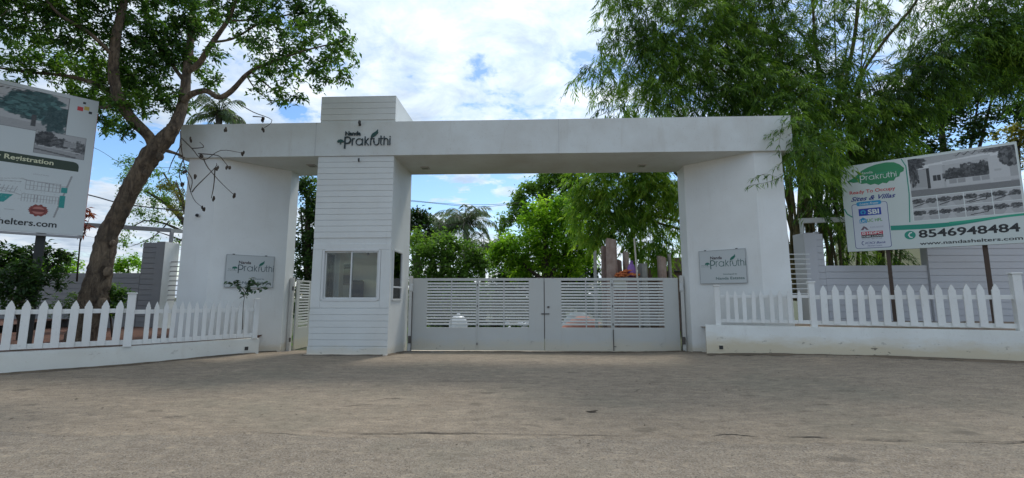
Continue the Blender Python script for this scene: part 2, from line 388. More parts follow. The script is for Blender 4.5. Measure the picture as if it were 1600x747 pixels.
# ------------------------------------------------------------------ gateway: beam, pillars, lettering
YF, YB = 11.25, 13.0
gw = thing('entrance_gateway', (-1.3, 12.1, 0), 'long white painted entrance arch whose flat beam rests on two splayed pillars', 'gateway')
bm_ = MB().prism([(-9.25, YF-.06), (6.62, YF-.06), (6.62, 13.08), (-9.25, 13.08)], 5.15, 6.06)
beam = bm_.put('beam', BEAM, gw)
lp = MB().prism([(-9.0, YF+.02), (-8.22, YF+.02), (-6.92, 12.55), (-6.92, 13.0), (-9.0, 13.0)], -.15, 5.15).put('pillar', WALL, gw)
rp = MB().prism([(6.37, YF+.02), (5.68, YF+.02), (4.33, 12.45), (4.33, 13.0), (6.37, 13.0)], -.15, 5.15).put('pillar', WALL, gw)
# hairline joint strip in the beam left of the tower
MB().box(-5.585, -5.575, YF-.064, YF-.0, 5.15, 6.06).put('beam_joint', flat('joint_grey', (.42, .43, .44), .7), gw)
xj = at(873, 215, YF-.06).x
MB().box(xj-.004, xj+.004, YF-.063, YF-.0, 5.15, 6.06).put('beam_joint', bpy.data.materials['joint_grey'], gw)
for x, y in ((-2.95, 12.35), (3.15, 12.35), (-6.05, 12.0)):
    d = MB().bbox(x-.11, x+.11, y-.11, y+.11, 5.125, 5.15, .004).put('downlight', flat('downlight_frame', (.45, .43, .40), .4), gw)
    MB().box(x-.08, x+.08, y-.08, y+.08, 5.12, 5.126).put('lens', flat('downlight_lens', (.30, .29, .27), .2), d)

# --- drawn letters of the logo (units: x-height 1)
def arc(cx, cy, rx, ry, a0, a1, n=14): return [(cx+rx*math.cos(math.radians(a0+(a1-a0)*i/n)), cy+ry*math.sin(math.radians(a0+(a1-a0)*i/n))) for i in range(n+1)]
LOGO = [
 ('letter', [([(0, -.42), (0, 1.2)], .20), ([(0, 1.14)] + arc(.34, .72, .40, .42, 90, -90) + [(0, .30)], .19)]),
 ('letter', [([(.98, 0), (.98, .98)], .13), (arc(1.22, .66, .24, .27, 180, 75), .13)]),
 ('letter', [(arc(1.90, .47, .42, .43, 0, 360, 24), .13), ([(2.32, 0), (2.32, .92)], .13)]),
 ('letter', [([(2.66, 0), (2.66, 1.2)], .13), ([(3.12, .96), (2.74, .47), (3.16, 0)], .13)]),
 ('letter', [([(3.42, 0), (3.42, .98)], .13), (arc(3.66, .66, .24, .27, 180, 75), .13)]),
 ('letter', [([(3.86, .96), (3.86, .38)] + arc(4.18, .40, .32, .38, 180, 360) + [(4.50, .96)], .13)]),
 ('letter', [([(4.76, 1.28), (4.76, .25)] + arc(4.94, .22, .18, .18, 180, 270, 5), .13), ([(4.62, .90), (5.02, .90)], .11)]),
 ('letter', [([(5.18, 0), (5.18, 1.2)], .13), ([(5.18, .55)] + arc(5.44, .58, .26, .32, 180, 0) + [(5.70, 0)], .13)]),
 ('letter', [([(5.96, 0), (5.96, .92)], .13), ([(5.96, 1.06), (5.96, 1.2)], .14)]),
]
def ribbon(mb, pts, w, t, y=0.):
    n = len(pts); V = [Vector(p) for p in pts]; Lf, Rt = [], []
    closed = (V[0]-V[-1]).length < 1e-4
    for i, p in enumerate(V):
        a = V[i]-V[i-1] if i else (V[-1]-V[-2] if closed else V[1]-V[0])
        b = V[i+1]-V[i] if i < n-1 else (V[1]-V[0] if closed else V[-1]-V[-2])
        a.normalize(); b.normalize(); tt = (a+b).normalized(); nn = Vector((-tt.y, tt.x)); k = w/2/max(.5, nn.dot(Vector((-a.y, a.x))))
        Lf.append(p+nn*k); Rt.append(p-nn*k)
    vs = [(q.x, y-t, q.y) for q in Lf] + [(q.x, y-t, q.y) for q in Rt] + [(q.x, y, q.y) for q in Lf] + [(q.x, y, q.y) for q in Rt]
    fs = []
    for i in range(n-1):
        fs += [(i, n+i, n+i+1, i+1), (2*n+i, 2*n+i+1, 3*n+i+1, 3*n+i), (i, i+1, 2*n+i+1, 2*n+i), (n+i, 3*n+i, 3*n+i+1, n+i+1)]
    if not closed: fs += [(0, 2*n, 3*n, n), (n-1, 2*n-1, 4*n-1, 3*n-1)]
    mb.add(vs, fs)
LEAFSH = [(0, 0), (.02, .22), (.12, .45), (.30, .62), (.52, .75), (.72, .88), (.90, 1.12), (.93, .92), (.88, .78), (.98, .70), (.86, .55), (.66, .30), (.42, .14), (.2, .06)]
ICON = [(-.5, .14), (-.46, .32), (-.36, .40), (-.26, .52), (-.12, .46), (.0, .56), (.12, .50), (.28, .46), (.36, .36), (.5, .26), (.46, .14), (.34, .06), (.20, .12), (.08, .06), (.05, -.22), (-.05, -.22), (-.08, .06), (-.22, .10), (-.36, .04)]
def text_mesh(s, size=1., ext=0., off=0., shear=0., align='LEFT', space=1.):
    cu = bpy.data.curves.new('t', 'FONT'); cu.body = s; cu.size = size; cu.extrude = ext/2; cu.offset = off; cu.shear = shear
    cu.align_x = align; cu.space_character = space; cu.resolution_u = 3
    o = bpy.data.objects.new('t', cu); COL.objects.link(o); dg = bpy.context.evaluated_depsgraph_get(); dg.update()
    me = bpy.data.meshes.new_from_object(o.evaluated_get(dg)); bpy.data.objects.remove(o); bpy.data.curves.remove(cu)
    me.materials.clear(); return me
def text_on(s, name, mat, parent, x0, x1, z0, h, y, ext=.002, off=0., shear=0., tilt=0.):
    """lettering fitted between x0 and x1 on a board, h = cap height; board space: x right, z up, -y to the viewer"""
    me = text_mesh(s, 1., 0, off, shear)
    co = np.empty(len(me.vertices)*3); me.vertices.foreach_get('co', co); co = co.reshape(-1, 3)
    mn, mxx = co.min(0), co.max(0)
    cap = .70
    X = x0 + (co[:, 0]-mn[0])/(mxx[0]-mn[0])*(x1-x0); Z = z0 + co[:, 1]/cap*h + (X-x0)*tilt
    front = np.stack([X, np.full(len(X), y-ext), Z], 1)
    n = len(front); polys = [list(p.vertices) for p in me.polygons]
    out = MB(); 
    if ext > .004:
        back = front.copy(); back[:, 1] = y
        fs = [tuple(p) for p in polys]
        cnt = {}
        for p in polys:
            for a, b in zip(p, p[1:]+p[:1]): cnt[(a, b)] = 1
        fs += [(b, a, a+n, b+n) for (a, b) in cnt if (b, a) not in cnt]
        out.add([tuple(v) for v in front] + [tuple(v) for v in back], fs)
    else: out.add([tuple(v) for v in front], [tuple(p) for p in polys])
    bpy.data.meshes.remove(me)
    return out.put(name, mat, parent, local=True)
def logo(parent, x0, z0, u, t, y, lm, gm, nm, dark_text, thin=False, y_leaf=None):
    for nme, strokes in LOGO:
        mb = MB()
        for i, (pts, w) in enumerate(strokes): ribbon(mb, [(x0+a*u, z0+b*u) for a, b in pts], w*u*(.78 if thin else .86), t+.0006*i, y)
        mb.put(nme, lm, parent, local=True)
    MB().plate([(x0+(3.42+a*.98)*u, z0+(1.02+b)*u) for a, b in LEAFSH], y-t-.002, y).put('leaf_emblem', gm, parent, local=True)
    MB().plate([(x0+(-.58+a*.9)*u, z0+(.36+b*.9)*u) for a, b in ICON], y-t, y).put('tree_emblem', gm, parent, local=True)
    text_on('Nanda', 'lettering', nm, parent, x0+.0*u, x0+2.05*u, z0+1.37*u, .56*u, y, ext=max(t, .002), off=.02)
lg = thing('sign_lettering', (-4.79, YF-.06, 5.42), 'dark raised letters with leaf emblem on the front of the arch beam', 'sign')
logo(lg, 0, 0, .199, .03, 0, LET, flat('leaf_emblem_dark', (.02, .07, .06), .45), LET, True)
# spotlight on the beam, security cameras
def fitting(name, loc, label, cat, r=.045):
    t = thing(name, loc, label, cat)
    MB().bbox(-.03, .03, -.02, 0, -.03, .03, .004).put('mount', DARKM, t, local=True)
    MB().tube([(0, -.02, 0), (.02, -.09, .02), (.05, -.16, .03)], [r*.5, r*.8, r*.8], 10).put('lamp_head', DARKM, t, local=True)
fitting('spotlight', (-4.42, YF-.06, 5.98), 'small black spotlight above the raised lettering on the beam', 'spotlight')
fitting('spotlight', (-4.42, YF, 5.0), 'tiny black fitting on the tower boards just under the beam', 'spotlight', .03)
cc = thing('security_camera', (-8.62, YF+.02, 3.61), 'small white dome camera on the left pillar front', 'security camera')
MB().lathe((0, 0, 0), [(.05, -.01), (.055, .03), (.045, .06), (.01, .07)], 12).put('housing', FRAMEA, cc, local=True)
MB().ball((.01, -.06, -.0), .042).put('lens', flat('camera_lens', (.02, .02, .025), .1), cc, local=True, smooth=True)
MB().tube([(-.04, 0, 0), (-.03, -.05, 0)], .02, 8).put('mount', DARKM, cc, local=True)

# ------------------------------------------------------------------ guard booth / tower
X0, X1 = -5.5, -3.5
bt = thing('guard_booth', (-4.5, 12.1, 0), 'tall white guard booth tower clad in horizontal boards beside the gate', 'guard booth')
sh = MB(); t = .14; WX0, WX1, WZ0, WZ1 = -5.22, -3.78, 1.43, 2.69; SY0, SY1, SZ0, SZ1 = 11.44, 12.25, 1.43, 2.71
fy0, fy1 = YF, YF+t
sh.box(X0, WX0, fy0, fy1, .0, 2.93).box(WX1, X1, fy0, fy1, .0, 2.93).box(WX0, WX1, fy0, fy1, .0, WZ0).box(WX0, WX1, fy0, fy1, WZ1, 2.93)
sh.box(X0, X1-.0, fy0, fy1, 2.93, 6.77)
def sidewall(x0, x1): sh.box(x0, x1, fy1, SY0, 0, 6.77).box(x0, x1, SY1, 13.0, 0, 6.77).box(x0, x1, SY0, SY1, 0, SZ0).box(x0, x1, SY0, SY1, SZ1, 6.77)
sidewall(X1-t, X1)
sh.box(X0, X0+t, fy1, SY0, 0, 6.77).box(X0, X0+t, 12.55, 13.0, 0, 6.77).box(X0, X0+t, SY0, 12.55, 0, SZ0).box(X0, X0+t, SY0, 12.55, SZ1, 6.77).box(X0+t, X1-t, 13.0-t, 13.0, 0, 6.77)
sh.put('wall', CLAD, bt)
MB().box(X0-.001, X1+.001, fy0-.021, 13.01, 6.77, 6.79).put('coping', CLAD, bt)
MB().box(X0+t, X1-t, fy1, 12.86, 0, .12).put('room_floor', CREAM, bt)
MB().box(X0+t, X1-t, fy1, 12.86, 2.95, 3.05).put('room_ceiling', INT, bt)
il = MB().box(X0+t, X0+t+.012, fy1, SY0, .12, 2.95).box(X0+t, X0+t+.012, 12.55, 12.86, .12, 2.95).box(X0+t, X0+t+.012, SY0, 12.55, .12, SZ0).box(X0+t, X0+t+.012, SY0, 12.55, SZ1, 2.95).box(X0+t+.012, X1-t, 12.848, 12.86, .12, 2.95)
il.put('room_lining', INT, bt)
bz = [6.77-.159*i for i in range(5)]
bz = [(z-.159, z) for z in bz if z-.159 > 6.08]
k = 0; z = 5.147
while z-.15 > 2.92: bz.append((z-.1535, z)); z -= .1535
z = 1.22
for i in range(6): bz.append((z-.1535, z)); z -= .1535
for z0, z1 in bz:
    MB().bbox(X0-.001, X1+.001, fy0-.022, fy0+.001, z0+.003, z1-.003, .003).put('cladding_board', CLAD, bt)
MB().bbox(X0-.001, X1+.001, fy0-.020, fy0+.001, 2.70, 2.845, .003).put('cladding_board', CLAD, bt)
MB().bbox(X0-.001, WX0-.04, fy0-.020, fy0+.001, 1.235, 2.698, .003).put('facing_panel', CLAD, bt)
MB().bbox(WX1+.04, X1+.001, fy0-.020, fy0+.001, 1.235, 2.698, .003).put('facing_panel', CLAD, bt)
MB().bbox(WX0-.038, WX1+.038, fy0-.018, fy0+.001, 1.235, 1.40, .003).put('facing_panel', CLAD, bt)
MB().bbox(X0-.015, X1+.012, fy0-.03, fy0+.002, .0, .288, .004).put('plinth', CLAD, bt)
MB().bbox(X0-.08, X1+.01, fy0-.10, fy0-.028, -.02, .105, .006).put('step_lip', CREAM, bt)
# front sliding window
wn = MB()
for a in ((WX0-.03, WX0+.025, WZ0, WZ1), (WX1-.025, WX1+.03, WZ0, WZ1), (WX0+.025, WX1-.025, WZ0-.03, WZ0+.03), (WX0+.025, WX1-.025, WZ1-.03, WZ1+.02)):
    wn.bbox(a[0], a[1], fy0-.03, fy0+.06, a[2], a[3], .004)
wn_o = wn.put('window', FRAMEA, bt)
xm = -4.50
def sash(x0, x1, y):
    w = .035; s_ = MB().bbox(x0, x0+w, y, y+.025, WZ0+.03, WZ1-.03, .003).bbox(x1-w, x1, y, y+.025, WZ0+.03, WZ1-.03, .003)
    s_.bbox(x0+w, x1-w, y, y+.025, WZ0+.03, WZ0+.065, .003).bbox(x0+w, x1-w, y, y+.025, WZ1-.065, WZ1-.03, .003)
    s_.put('sash', FRAMEA, wn_o); MB().box(x0+w, x1-w, y+.01, y+.014, WZ0+.065, WZ1-.065).put('pane', GLASS, wn_o)
sash(WX0+.027, xm+.02, fy0+.03); sash(xm-.02, WX1-.027, fy0-.003)
# side window
sw = MB()
for a in ((SY0-.02, SY0+.03, SZ0, SZ1), (SY1-.03, SY1+.02, SZ0, SZ1), (SY0+.03, SY1-.03, SZ0-.02, SZ0+.03), (SY0+.03, SY1-.03, SZ1-.03, SZ1+.02), (SY0+.03, SY1-.03, 1.74, 1.78)):
    sw.bbox(X1-.04, X1+.025, a[0], a[1], a[2], a[3], .003)
sw_o = sw.put('window', FRAMEA, bt)
MB().box(X1-.01, X1-.006, SY0+.03, SY1-.03, SZ0+.03, 1.74).put('pane', GLASS, sw_o)
MB().box(X1-.01, X1-.006, SY0+.03, SY1-.03, 1.78, SZ1-.03).put('pane', GLASS, sw_o)
# inside the room
ch = thing('office_chair', (at(553, 440, 12.3).x, 12.3, .12), 'dark swivel chair seen through the guard booth window', 'chair')
fab = flat('chair_fabric', (.06, .055, .06), .8)
MB().bbox(-.22, .22, -.22, .22, .95, 1.03, .03).put('seat', fab, ch, local=True)
MB().bbox(-.2, .2, .18, .24, 1.12, 1.85, .025).put('backrest', fab, ch, local=True)
MB().tube([(0, 0, .05), (0, 0, .95)], .03, 8).put('column', DARKM, ch, local=True)
fb = MB()
for i in range(5): fb.tube([(0, 0, .12), (.28*math.cos(i*1.257), .28*math.sin(i*1.257), .04)], [.03, .02], 6)
fb.put('foot', DARKM, ch, local=True)
cl = thing('wall_calendar', (at(543, 415, 12.84).x, 12.84, 2.15), 'framed paper calendar hanging on the back wall inside the booth', 'calendar')
MB().box(-.17, .17, -.015, .0, -.3, .3).put('page', flat('calendar_paper', (.42, .37, .28), .8), cl, local=True)
MB().box(-.17, .17, -.022, -.015, .17, .3).put('picture', flat('calendar_picture', (.13, .09, .05), .7), cl, local=True)
MB().box(-.13, .13, -.02, -.015, -.26, -.02).put('date_table', flat('calendar_ink', (.26, .24, .21), .7), cl, local=True)
lw = MB()
for a in ((SY0-.02, SY0+.03, SZ0, SZ1), (12.52, 12.57, SZ0, SZ1), (SY0+.03, 12.52, SZ0-.02, SZ0+.03), (SY0+.03, 12.52, SZ1-.03, SZ1+.02), (11.98, 12.02, SZ0+.03, SZ1-.03)):
    lw.bbox(X0-.02, X0+.04, a[0], a[1], a[2], a[3], .003)
lw_o = lw.put('window', FRAMEA, bt)
MB().box(X0+.006, X0+.01, SY0+.03, 12.52, SZ0+.03, SZ1-.03).put('pane', GLASS, lw_o)
pb = thing('ceiling_bulb', (at(575, 400, 12.1).x, 12.1, 2.95), 'unlit bulb hanging from the ceiling inside the booth', 'bulb')
MB().tube([(0, 0, 0), (0, 0, -.22)], .008, 6).put('flex', DARKM, pb, local=True)
MB().ball((0, 0, -.27), (.035, .035, .05)).put('glass_bulb', flat('bulb', (.10, .09, .08), .2), pb, local=True, smooth=True)

# ------------------------------------------------------------------ gate
GY = 12.93
MB().box(-3.42, 4.32, 12.80, 13.06, -.12, .0).put('gate_threshold', CREAM)['kind'] = 'structure'
def slat_mesh(w):
    return MB().add([(0, -.014, .004), (w, -.014, .004), (w, .008, .014), (0, .008, .014), (0, -.014, .050), (w, -.014, .050), (w, .008, .054), (0, .008, .054)],
        [(0,3,2,1),(4,5,6,7),(0,1,5,4),(1,2,6,5),(2,3,7,6),(3,0,4,7)]).mesh('slat')
def gate_leaf(label, xa, xb, open1, open2, gaps):
    g = thing('gate_leaf', ((xa+xb)/2, GY, 0), label, 'gate', 'driveway gate leaves')
    z0, z1, s0, s1 = .02, 2.04, .655, 1.965
    for a, b in gaps: MB().bbox(a, b, GY-.02, GY+.02, z0, z1, .003).put('upright_sheet', GATE, g)
    for a, b in (open1, open2):
        MB().bbox(a, b, GY-.017, GY+.02, z0, s0, .003).put('bottom_sheet', GATE, g)
        MB().bbox(a, b, GY-.02, GY+.02, s1, z1, .003).put('top_rail', GATE, g)
        me = slat_mesh(b-a); me.materials.append(SLATP); n = 15; pitch = (s1-s0)/16
        for i in range(n):
            o = bpy.data.objects.new('slat', me); COL.objects.link(o); o.parent = g
            o.location = (a-(xa+xb)/2, 0, s0+pitch*(i+1)-.022); 
        MB().box((a+b)/2-.016, (a+b)/2+.016, GY-.024, GY-.0145, s0, s1).put('centre_bar', GATE, g)
    return g
gl1 = gate_leaf('left white leaf of the louvred driveway gate beside the booth', -3.36, .41, (-2.93, -1.52), (-1.43, -.02), [(-3.36, -2.93), (-1.52, -1.484), (-1.478, -1.43), (-.02, .41)])
gl2 = gate_leaf('right white leaf of the louvred driveway gate with a paper notice', .425, 4.17, (.90, 2.28), (2.375, 3.76), [(.425, .90), (2.28, 2.326), (2.334, 2.375), (3.76, 4.17)])
DK = flat('gate_hardware', (.10, .09, .08), .6)
for g, x, zz in ((gl1, -1.48, (.2, .72, 1.25, 1.85)), (gl2, 2.33, (.75, 1.25, 1.85))):
    for z_ in zz: MB().tube([(x, GY-.03, z_-.03), (x, GY-.03, z_+.03)], .014, 8).put('hinge', DK, g)
MB().box(.405, .43, GY-.026, GY-.021, .35, 1.95).put('meeting_strip', DK, gl1)
MB().tube([(2.33, GY-.035, .03), (2.33, GY-.035, .60)], .012, 8).tube([(2.33, GY-.035, .14), (2.40, GY-.06, .14)], .01, 6).put('drop_bolt', DK, gl2)
lt = MB().bbox(.33, .56, GY-.045, GY-.025, 1.02, 1.05, .004).bbox(.50, .56, GY-.055, GY-.025, 1.2, 1.25, .004); lt.put('latch', DK, gl2)
for g, x in ((gl1, .27), (gl2, .66)): MB().bbox(x-.04, x+.04, GY-.02, GY+.02, 2.03, 2.06, .004).put('top_catch', DK, g)
MB().box(2.40, 2.74, GY+.025, GY+.03, 1.72, 1.98).put('paper_notice', flat('notice_paper', (.62, .60, .50), .7), gl2)
for x, lb in ((-3.39, 'white steel gate post against the guard booth corner'), (4.25, 'white steel gate post against the right pillar')):
    g = thing('gate_post', (x, 12.86, 0), lb, 'gate post')
    MB().bbox(-.045, .045, -.045, .045, -.05, 2.10, .004).put('post', POSTP, g, local=True)
    sx = 1 if x < 0 else -1
    for z_ in (.32, 1.78):
        MB().bbox(min(0, sx*.05)-.02, max(0, sx*.05)+.02, -.075, -.046, z_-.1, z_+.1, .004).put('hinge_plate', DK if z_ < 1 else FRAMEA, g, local=True)
    MB().tube([(sx*.055, -.02, .0), (sx*.055, -.02, 1.65)], .012, 6).put('pivot_rod', DK, g, local=True)
# pedestrian gate, standing open
g = thing('side_gate', (-6.80, 13.02, 0), 'narrow white pedestrian gate standing open left of the booth', 'gate', rz=math.radians(91.5))
MB().bbox(0, .16, -.02, .02, .0, 2.0, .003).put('upright_sheet', GATE, g, local=True); MB().bbox(.82, .95, -.02, .02, .0, 2.0, .003).put('upright_sheet', GATE, g, local=True)
MB().bbox(.16, .82, -.02, .02, .0, .62, .003).put('bottom_sheet', GATE, g, local=True)
MB().bbox(.16, .82, -.02, .02, 1.95, 2.0, .003).put('top_rail', GATE, g, local=True)
me = slat_mesh(.66); me.materials.append(SLATP)
for i in range(15):
    o = bpy.data.objects.new('slat', me); COL.objects.link(o); o.parent = g; o.location = (.16, 0, .62+.083*(i+1)-.02)
MB().bbox(.86, .93, -.06, .06, 1.15, 1.2, .004).put('handle', DK, g, local=True)
g = thing('gate_post', (-6.86, 12.88, 0), 'grey white post of the open pedestrian gate on the left pillar', 'gate post')
MB().bbox(-.05, .05, -.05, .05, -.05, 2.06, .004).put('post', POSTP, g, local=True)
for z_ in (.3, 1.75): MB().bbox(.03, .075, -.07, -.04, z_-.06, z_+.06, .003).put('hinge_plate', DK, g, local=True)

# ------------------------------------------------------------------ low walls and picket fences
def offs(p, q, d):
    v = (Vector(q)-Vector(p)).normalized(); n = Vector((-v.y, v.x)); return (p[0]+n.x*d, p[1]+n.y*d)
Lp = [(-13.3, 5.77), (-9.97, 8.37), (-8.47, 9.54), (-6.95, 11.58)]
def wall_strip(name, pts, back, z1, mat, label, hole):
    """pts run left to right seen from the road; back = thickness"""
    w = thing(name, (*pts[1], 0), label, 'wall'); inner = []
    for i, p in enumerate(pts):
        vs = []
        if i: vs.append((Vector(p)-Vector(pts[i-1])).normalized())
        if i < len(pts)-1: vs.append((Vector(pts[i+1])-Vector(p)).normalized())
        tt = sum(vs, Vector((0, 0))).normalized(); n = Vector((-tt.y, tt.x)); inner.append((p[0]+n.x*back, p[1]+n.y*back))
    mb = MB(); n = len(pts); sub = []
    vs = [(x, y, -.15) for x, y in pts]+[(x, y, z1) for x, y in pts]+[(x, y, -.15) for x, y in inner]+[(x, y, z1) for x, y in inner]
    fs = []
    for i in range(n-1): fs += [(i, i+1, n+i+1, n+i), (n+i, n+i+1, 3*n+i+1, 3*n+i), (2*n+i+1, 2*n+i, 3*n+i, 3*n+i+1)]
    fs += [(0, n, 3*n, 2*n), (n-1, 3*n-1, 4*n-1, 2*n-1)]
    mb.add(vs, fs).put('masonry', mat, w)
    p, q, s_, zh, hs = hole; v = (Vector(q)-Vector(p)).normalized(); c = Vector(p)+v*s_; a = math.atan2(v.y, v.x)
    h = thing('drain', (0, 0, 0), None, None); bpy.data.objects.remove(h)
    mw = Matrix.Translation((c.x, c.y, zh)) @ Matrix.Rotation(a, 4, 'Z')
    fr = MB().box(-hs-.02, hs+.02, -.012, .002, hs, hs+.02).box(-hs-.02, hs+.02, -.012, .002, -hs-.02, -hs).box(-hs-.02, -hs, -.012, .002, -hs, hs).box(hs, hs+.02, -.012, .002, -hs, hs)
    for mbx, nm, mt in ((fr, 'drain_rim', mat), (MB().box(-hs, hs, -.004, .0, -hs, hs), 'drain_hole_shade', DARKM)):  # dark plate paints the shade inside the drain, no real opening
        me = mbx.mesh(nm); me.transform(mw); put(nm, me, mt, w)
    return w
wall_strip('low_wall', Lp, .2, .455, KERBL, 'low white plastered wall curving under the left picket fence', ((-8.47, 9.54), (-6.95, 11.58), 2.25, .22, .045))
Rp = [(4.30, 11.39), (6.5, 10.68), (9.81, 9.59), (13.5, 8.38)]
wr = wall_strip('low_wall', Rp, .22, .825, KERBW, 'low white wall with mud stained foot under the right picket fence', ((4.30, 11.39), (9.81, 9.59), .32, .30, .045))
# grit and soil gathered along the foot of the walls
DRIFT = earth('wall_foot_dirt', (.09, .07, .05), (.17, .13, .09), (.05, .045, .03))
def drift(pts, wmin, wmax, seed):
    rr = random.Random(seed); vs = []; acc = []
    for (x0, y0), (x1, y1) in zip(pts, pts[1:]):
        L_ = math.hypot(x1-x0, y1-y0); n = max(2, int(L_/.09))
        for k in range(n): t = k/n; acc.append((x0+(x1-x0)*t, y0+(y1-y0)*t, (y1-y0)/L_, -(x1-x0)/L_))
    w = .5
    for i, (x, y, nx, ny) in enumerate(acc):
        w = min(1, max(0, w+rr.uniform(-.3, .3))); d = wmin+(wmax-wmin)*w*w
        for q, (f, h) in enumerate(((-.02, .03), (.35, .018), (1., .0))):
            X, Y = x+nx*d*f, y+ny*d*f; vs.append((X, Y, gz(X, Y)+.009+h*(.4+.6*w)))
    fs = []
    for i in range(len(acc)-1):
        for q in range(2): a = i*3+q; fs.append((a, a+1, a+4, a+3))
    me = bpy.data.meshes.new('wall_foot_dirt'); me.from_pydata(vs, [], fs); me.polygons.foreach_set('use_smooth', [True]*len(fs)); tag(put('wall_foot_dirt', me, DRIFT), kind='structure')
drift(Lp, .02, .14, 1); drift([(4.30, 11.39), (9.81, 9.59), (13.5, 8.38)], .03, .30, 2)
drift([(-3.5, 12.79), (4.33, 12.79)], .02, .14, 3); drift([(-5.58, 11.15), (-3.49, 11.15)], .01, .07, 4); drift([(-3.48, 11.2), (-3.47, 12.8)], .02, .1, 5)
drift([(-7.6, 11.86), (-6.92, 12.55)], .02, .1, 6); drift([(4.33, 12.42), (4.6, 12.2)], .02, .1, 7)
def picket_mesh(w, h, t=.028):
    return MB().plate([(-w/2, 0), (w/2, 0), (w/2, h-.13), (w*.36, h-.105), (w*.36, h-.085), (0, h), (-w*.36, h-.085), (-w*.36, h-.105), (-w/2, h-.13)], -t/2, t/2).mesh('picket')
def fence_section(f, floc, p, q, n, z0, z1, w, rails, first=0., jit=.4):
    """n pickets from p to q, local to fence f at floc"""
    v = Vector(q)-Vector(p); a = math.atan2(v.y, v.x); me = picket_mesh(w, z1-z0); me.materials.append(FENCE)
    for i in range(n):
        c = Vector(p)+v*((i+random.uniform(-.05, .05))/(n-1)); nrm = Vector((v.y, -v.x)).normalized()*.025
        o = bpy.data.objects.new('picket', me); COL.objects.link(o); o.parent = f
        o.location = (c.x+nrm.x-floc[0], c.y+nrm.y-floc[1], z0+random.uniform(-.006, .006)); o.rotation_euler = (random.uniform(-.015, .015), random.uniform(-.022, .022), a+random.uniform(-.03, .03))
    return a
def rail(f, floc, p, q, z0, z1, t=.035):
    v = Vector(q)-Vector(p); L_ = v.length; a = math.atan2(v.y, v.x)
    o = MB().bbox(0, L_, -t/2+.012, t/2+.012, z0, z1, .004).put('rail', FENCE, f, local=True)
    o.location = (p[0]-floc[0], p[1]-floc[1], 0); o.rotation_euler = (0, 0, a)
def post(f, floc, p, z0, z1, w=.12, a=0., cap=True):
    o = MB().bbox(-w/2, w/2, -w/2, w/2, z0, z1-.03, .005).put('post', FENCE, f, local=True)
    o.location = (p[0]-floc[0], p[1]-floc[1], 0); o.rotation_euler = (0, 0, a)
    if cap:
        c = MB().bbox(-w/2-.02, w/2+.02, -w/2-.02, w/2+.02, z1-.03, z1, .006).put('cap', FENCE, o, local=True)
fl = (-8.5, 9.6); F_ = thing('picket_fence', (*fl, 0), 'white picket fence on the left, in front of the large tree', 'fence')
fence_section(F_, fl, (-12.14, 6.72), (-8.72, 9.38), 20, .505, 1.44, .122, None)
rail(F_, fl, (-13.0, 6.08), (-8.56, 9.50), 1.17, 1.26); rail(F_, fl, (-13.0, 6.08), (-8.56, 9.50), .50, .60)
fence_section(F_, fl, (-8.38, 9.73), (-7.17, 11.31), 14, .50, 1.41, .085, None)
rail(F_, fl, (-8.54, 9.52), (-7.03, 11.48), 1.14, 1.23); rail(F_, fl, (-8.54, 9.52), (-7.03, 11.48), .485, .59)
post(F_, fl, (-8.57, 9.50), .455, 1.60, .14, .7); post(F_, fl, (-7.03, 11.48), .455, 1.50, .11, .93, False)
post(F_, fl, (-12.4, 6.55), .455, 1.60, .14, .66)
fr_ = (7.5, 10.4); F2 = thing('picket_fence', (*fr_, 0), 'white picket fence on the right, in front of the phone number billboard', 'fence')
dy = .07
fence_section(F2, fr_, (4.82, 11.25+dy), (6.26, 10.79+dy), 9, .90, 1.665, .085, None)
rail(F2, fr_, (4.62, 11.34+dy), (6.52, 10.72+dy), 1.48, 1.55); rail(F2, fr_, (4.62, 11.34+dy), (6.52, 10.72+dy), .89, .97)
fence_section(F2, fr_, (6.74, 10.64+dy), (9.60, 9.70+dy), 14, .89, 1.775, .125, None)
rail(F2, fr_, (6.54, 10.72+dy), (9.94, 9.60+dy), 1.455, 1.545); rail(F2, fr_, (6.54, 10.72+dy), (9.94, 9.60+dy), .87, .965)
fence_section(F2, fr_, (10.2, 9.50+dy), (13.0, 8.58+dy), 13, .89, 1.775, .125, None)
rail(F2, fr_, (9.96, 9.60+dy), (13.3, 8.50+dy), 1.455, 1.545); rail(F2, fr_, (9.96, 9.60+dy), (13.3, 8.50+dy), .87, .965)
post(F2, fr_, (4.62, 11.34+dy), .825, 1.80, .12, -.32); post(F2, fr_, (6.53, 10.72+dy), .825, 1.86, .12, -.32); post(F2, fr_, (9.95, 9.60+dy), .825, 2.0, .14, -.32)

# planting beds behind the fences
def bed(name, mat, poly_front, yb, zf, zb, label=None):
    vs = []; n = len(poly_front); R_ = 10
    for r in range(R_+1):
        t = r/R_
        for x, y in poly_front:
            yy = y+(yb-y)*t; vs.append((x, yy, zf+(zb-zf)*sm(t*1.1)+.03*math.sin(x*3+yy*2.3)*t))
    fs = [(r*n+i, r*n+i+1, (r+1)*n+i+1, (r+1)*n+i) for r in range(R_) for i in range(n-1)]
    me = bpy.data.meshes.new(name); me.from_pydata(vs, [], fs); me.polygons.foreach_set('use_smooth', [True]*len(fs)); tag(put(name, me, mat), kind='structure')
def lerp_pts(a, b, n): return [(a[0]+(b[0]-a[0])*i/n, a[1]+(b[1]-a[1])*i/n) for i in range(n+1)]
bed('planting_bed', SOILR, lerp_pts((-13.5, 5.9), (-8.6, 9.7), 12)+lerp_pts((-8.6, 9.7), (-7.25, 11.55), 6)[1:], 13.05, .36, .62)
bed('planting_bed', SOILG, lerp_pts((4.5, 11.5), (13.6, 8.6), 20), 13.9, .72, .80)
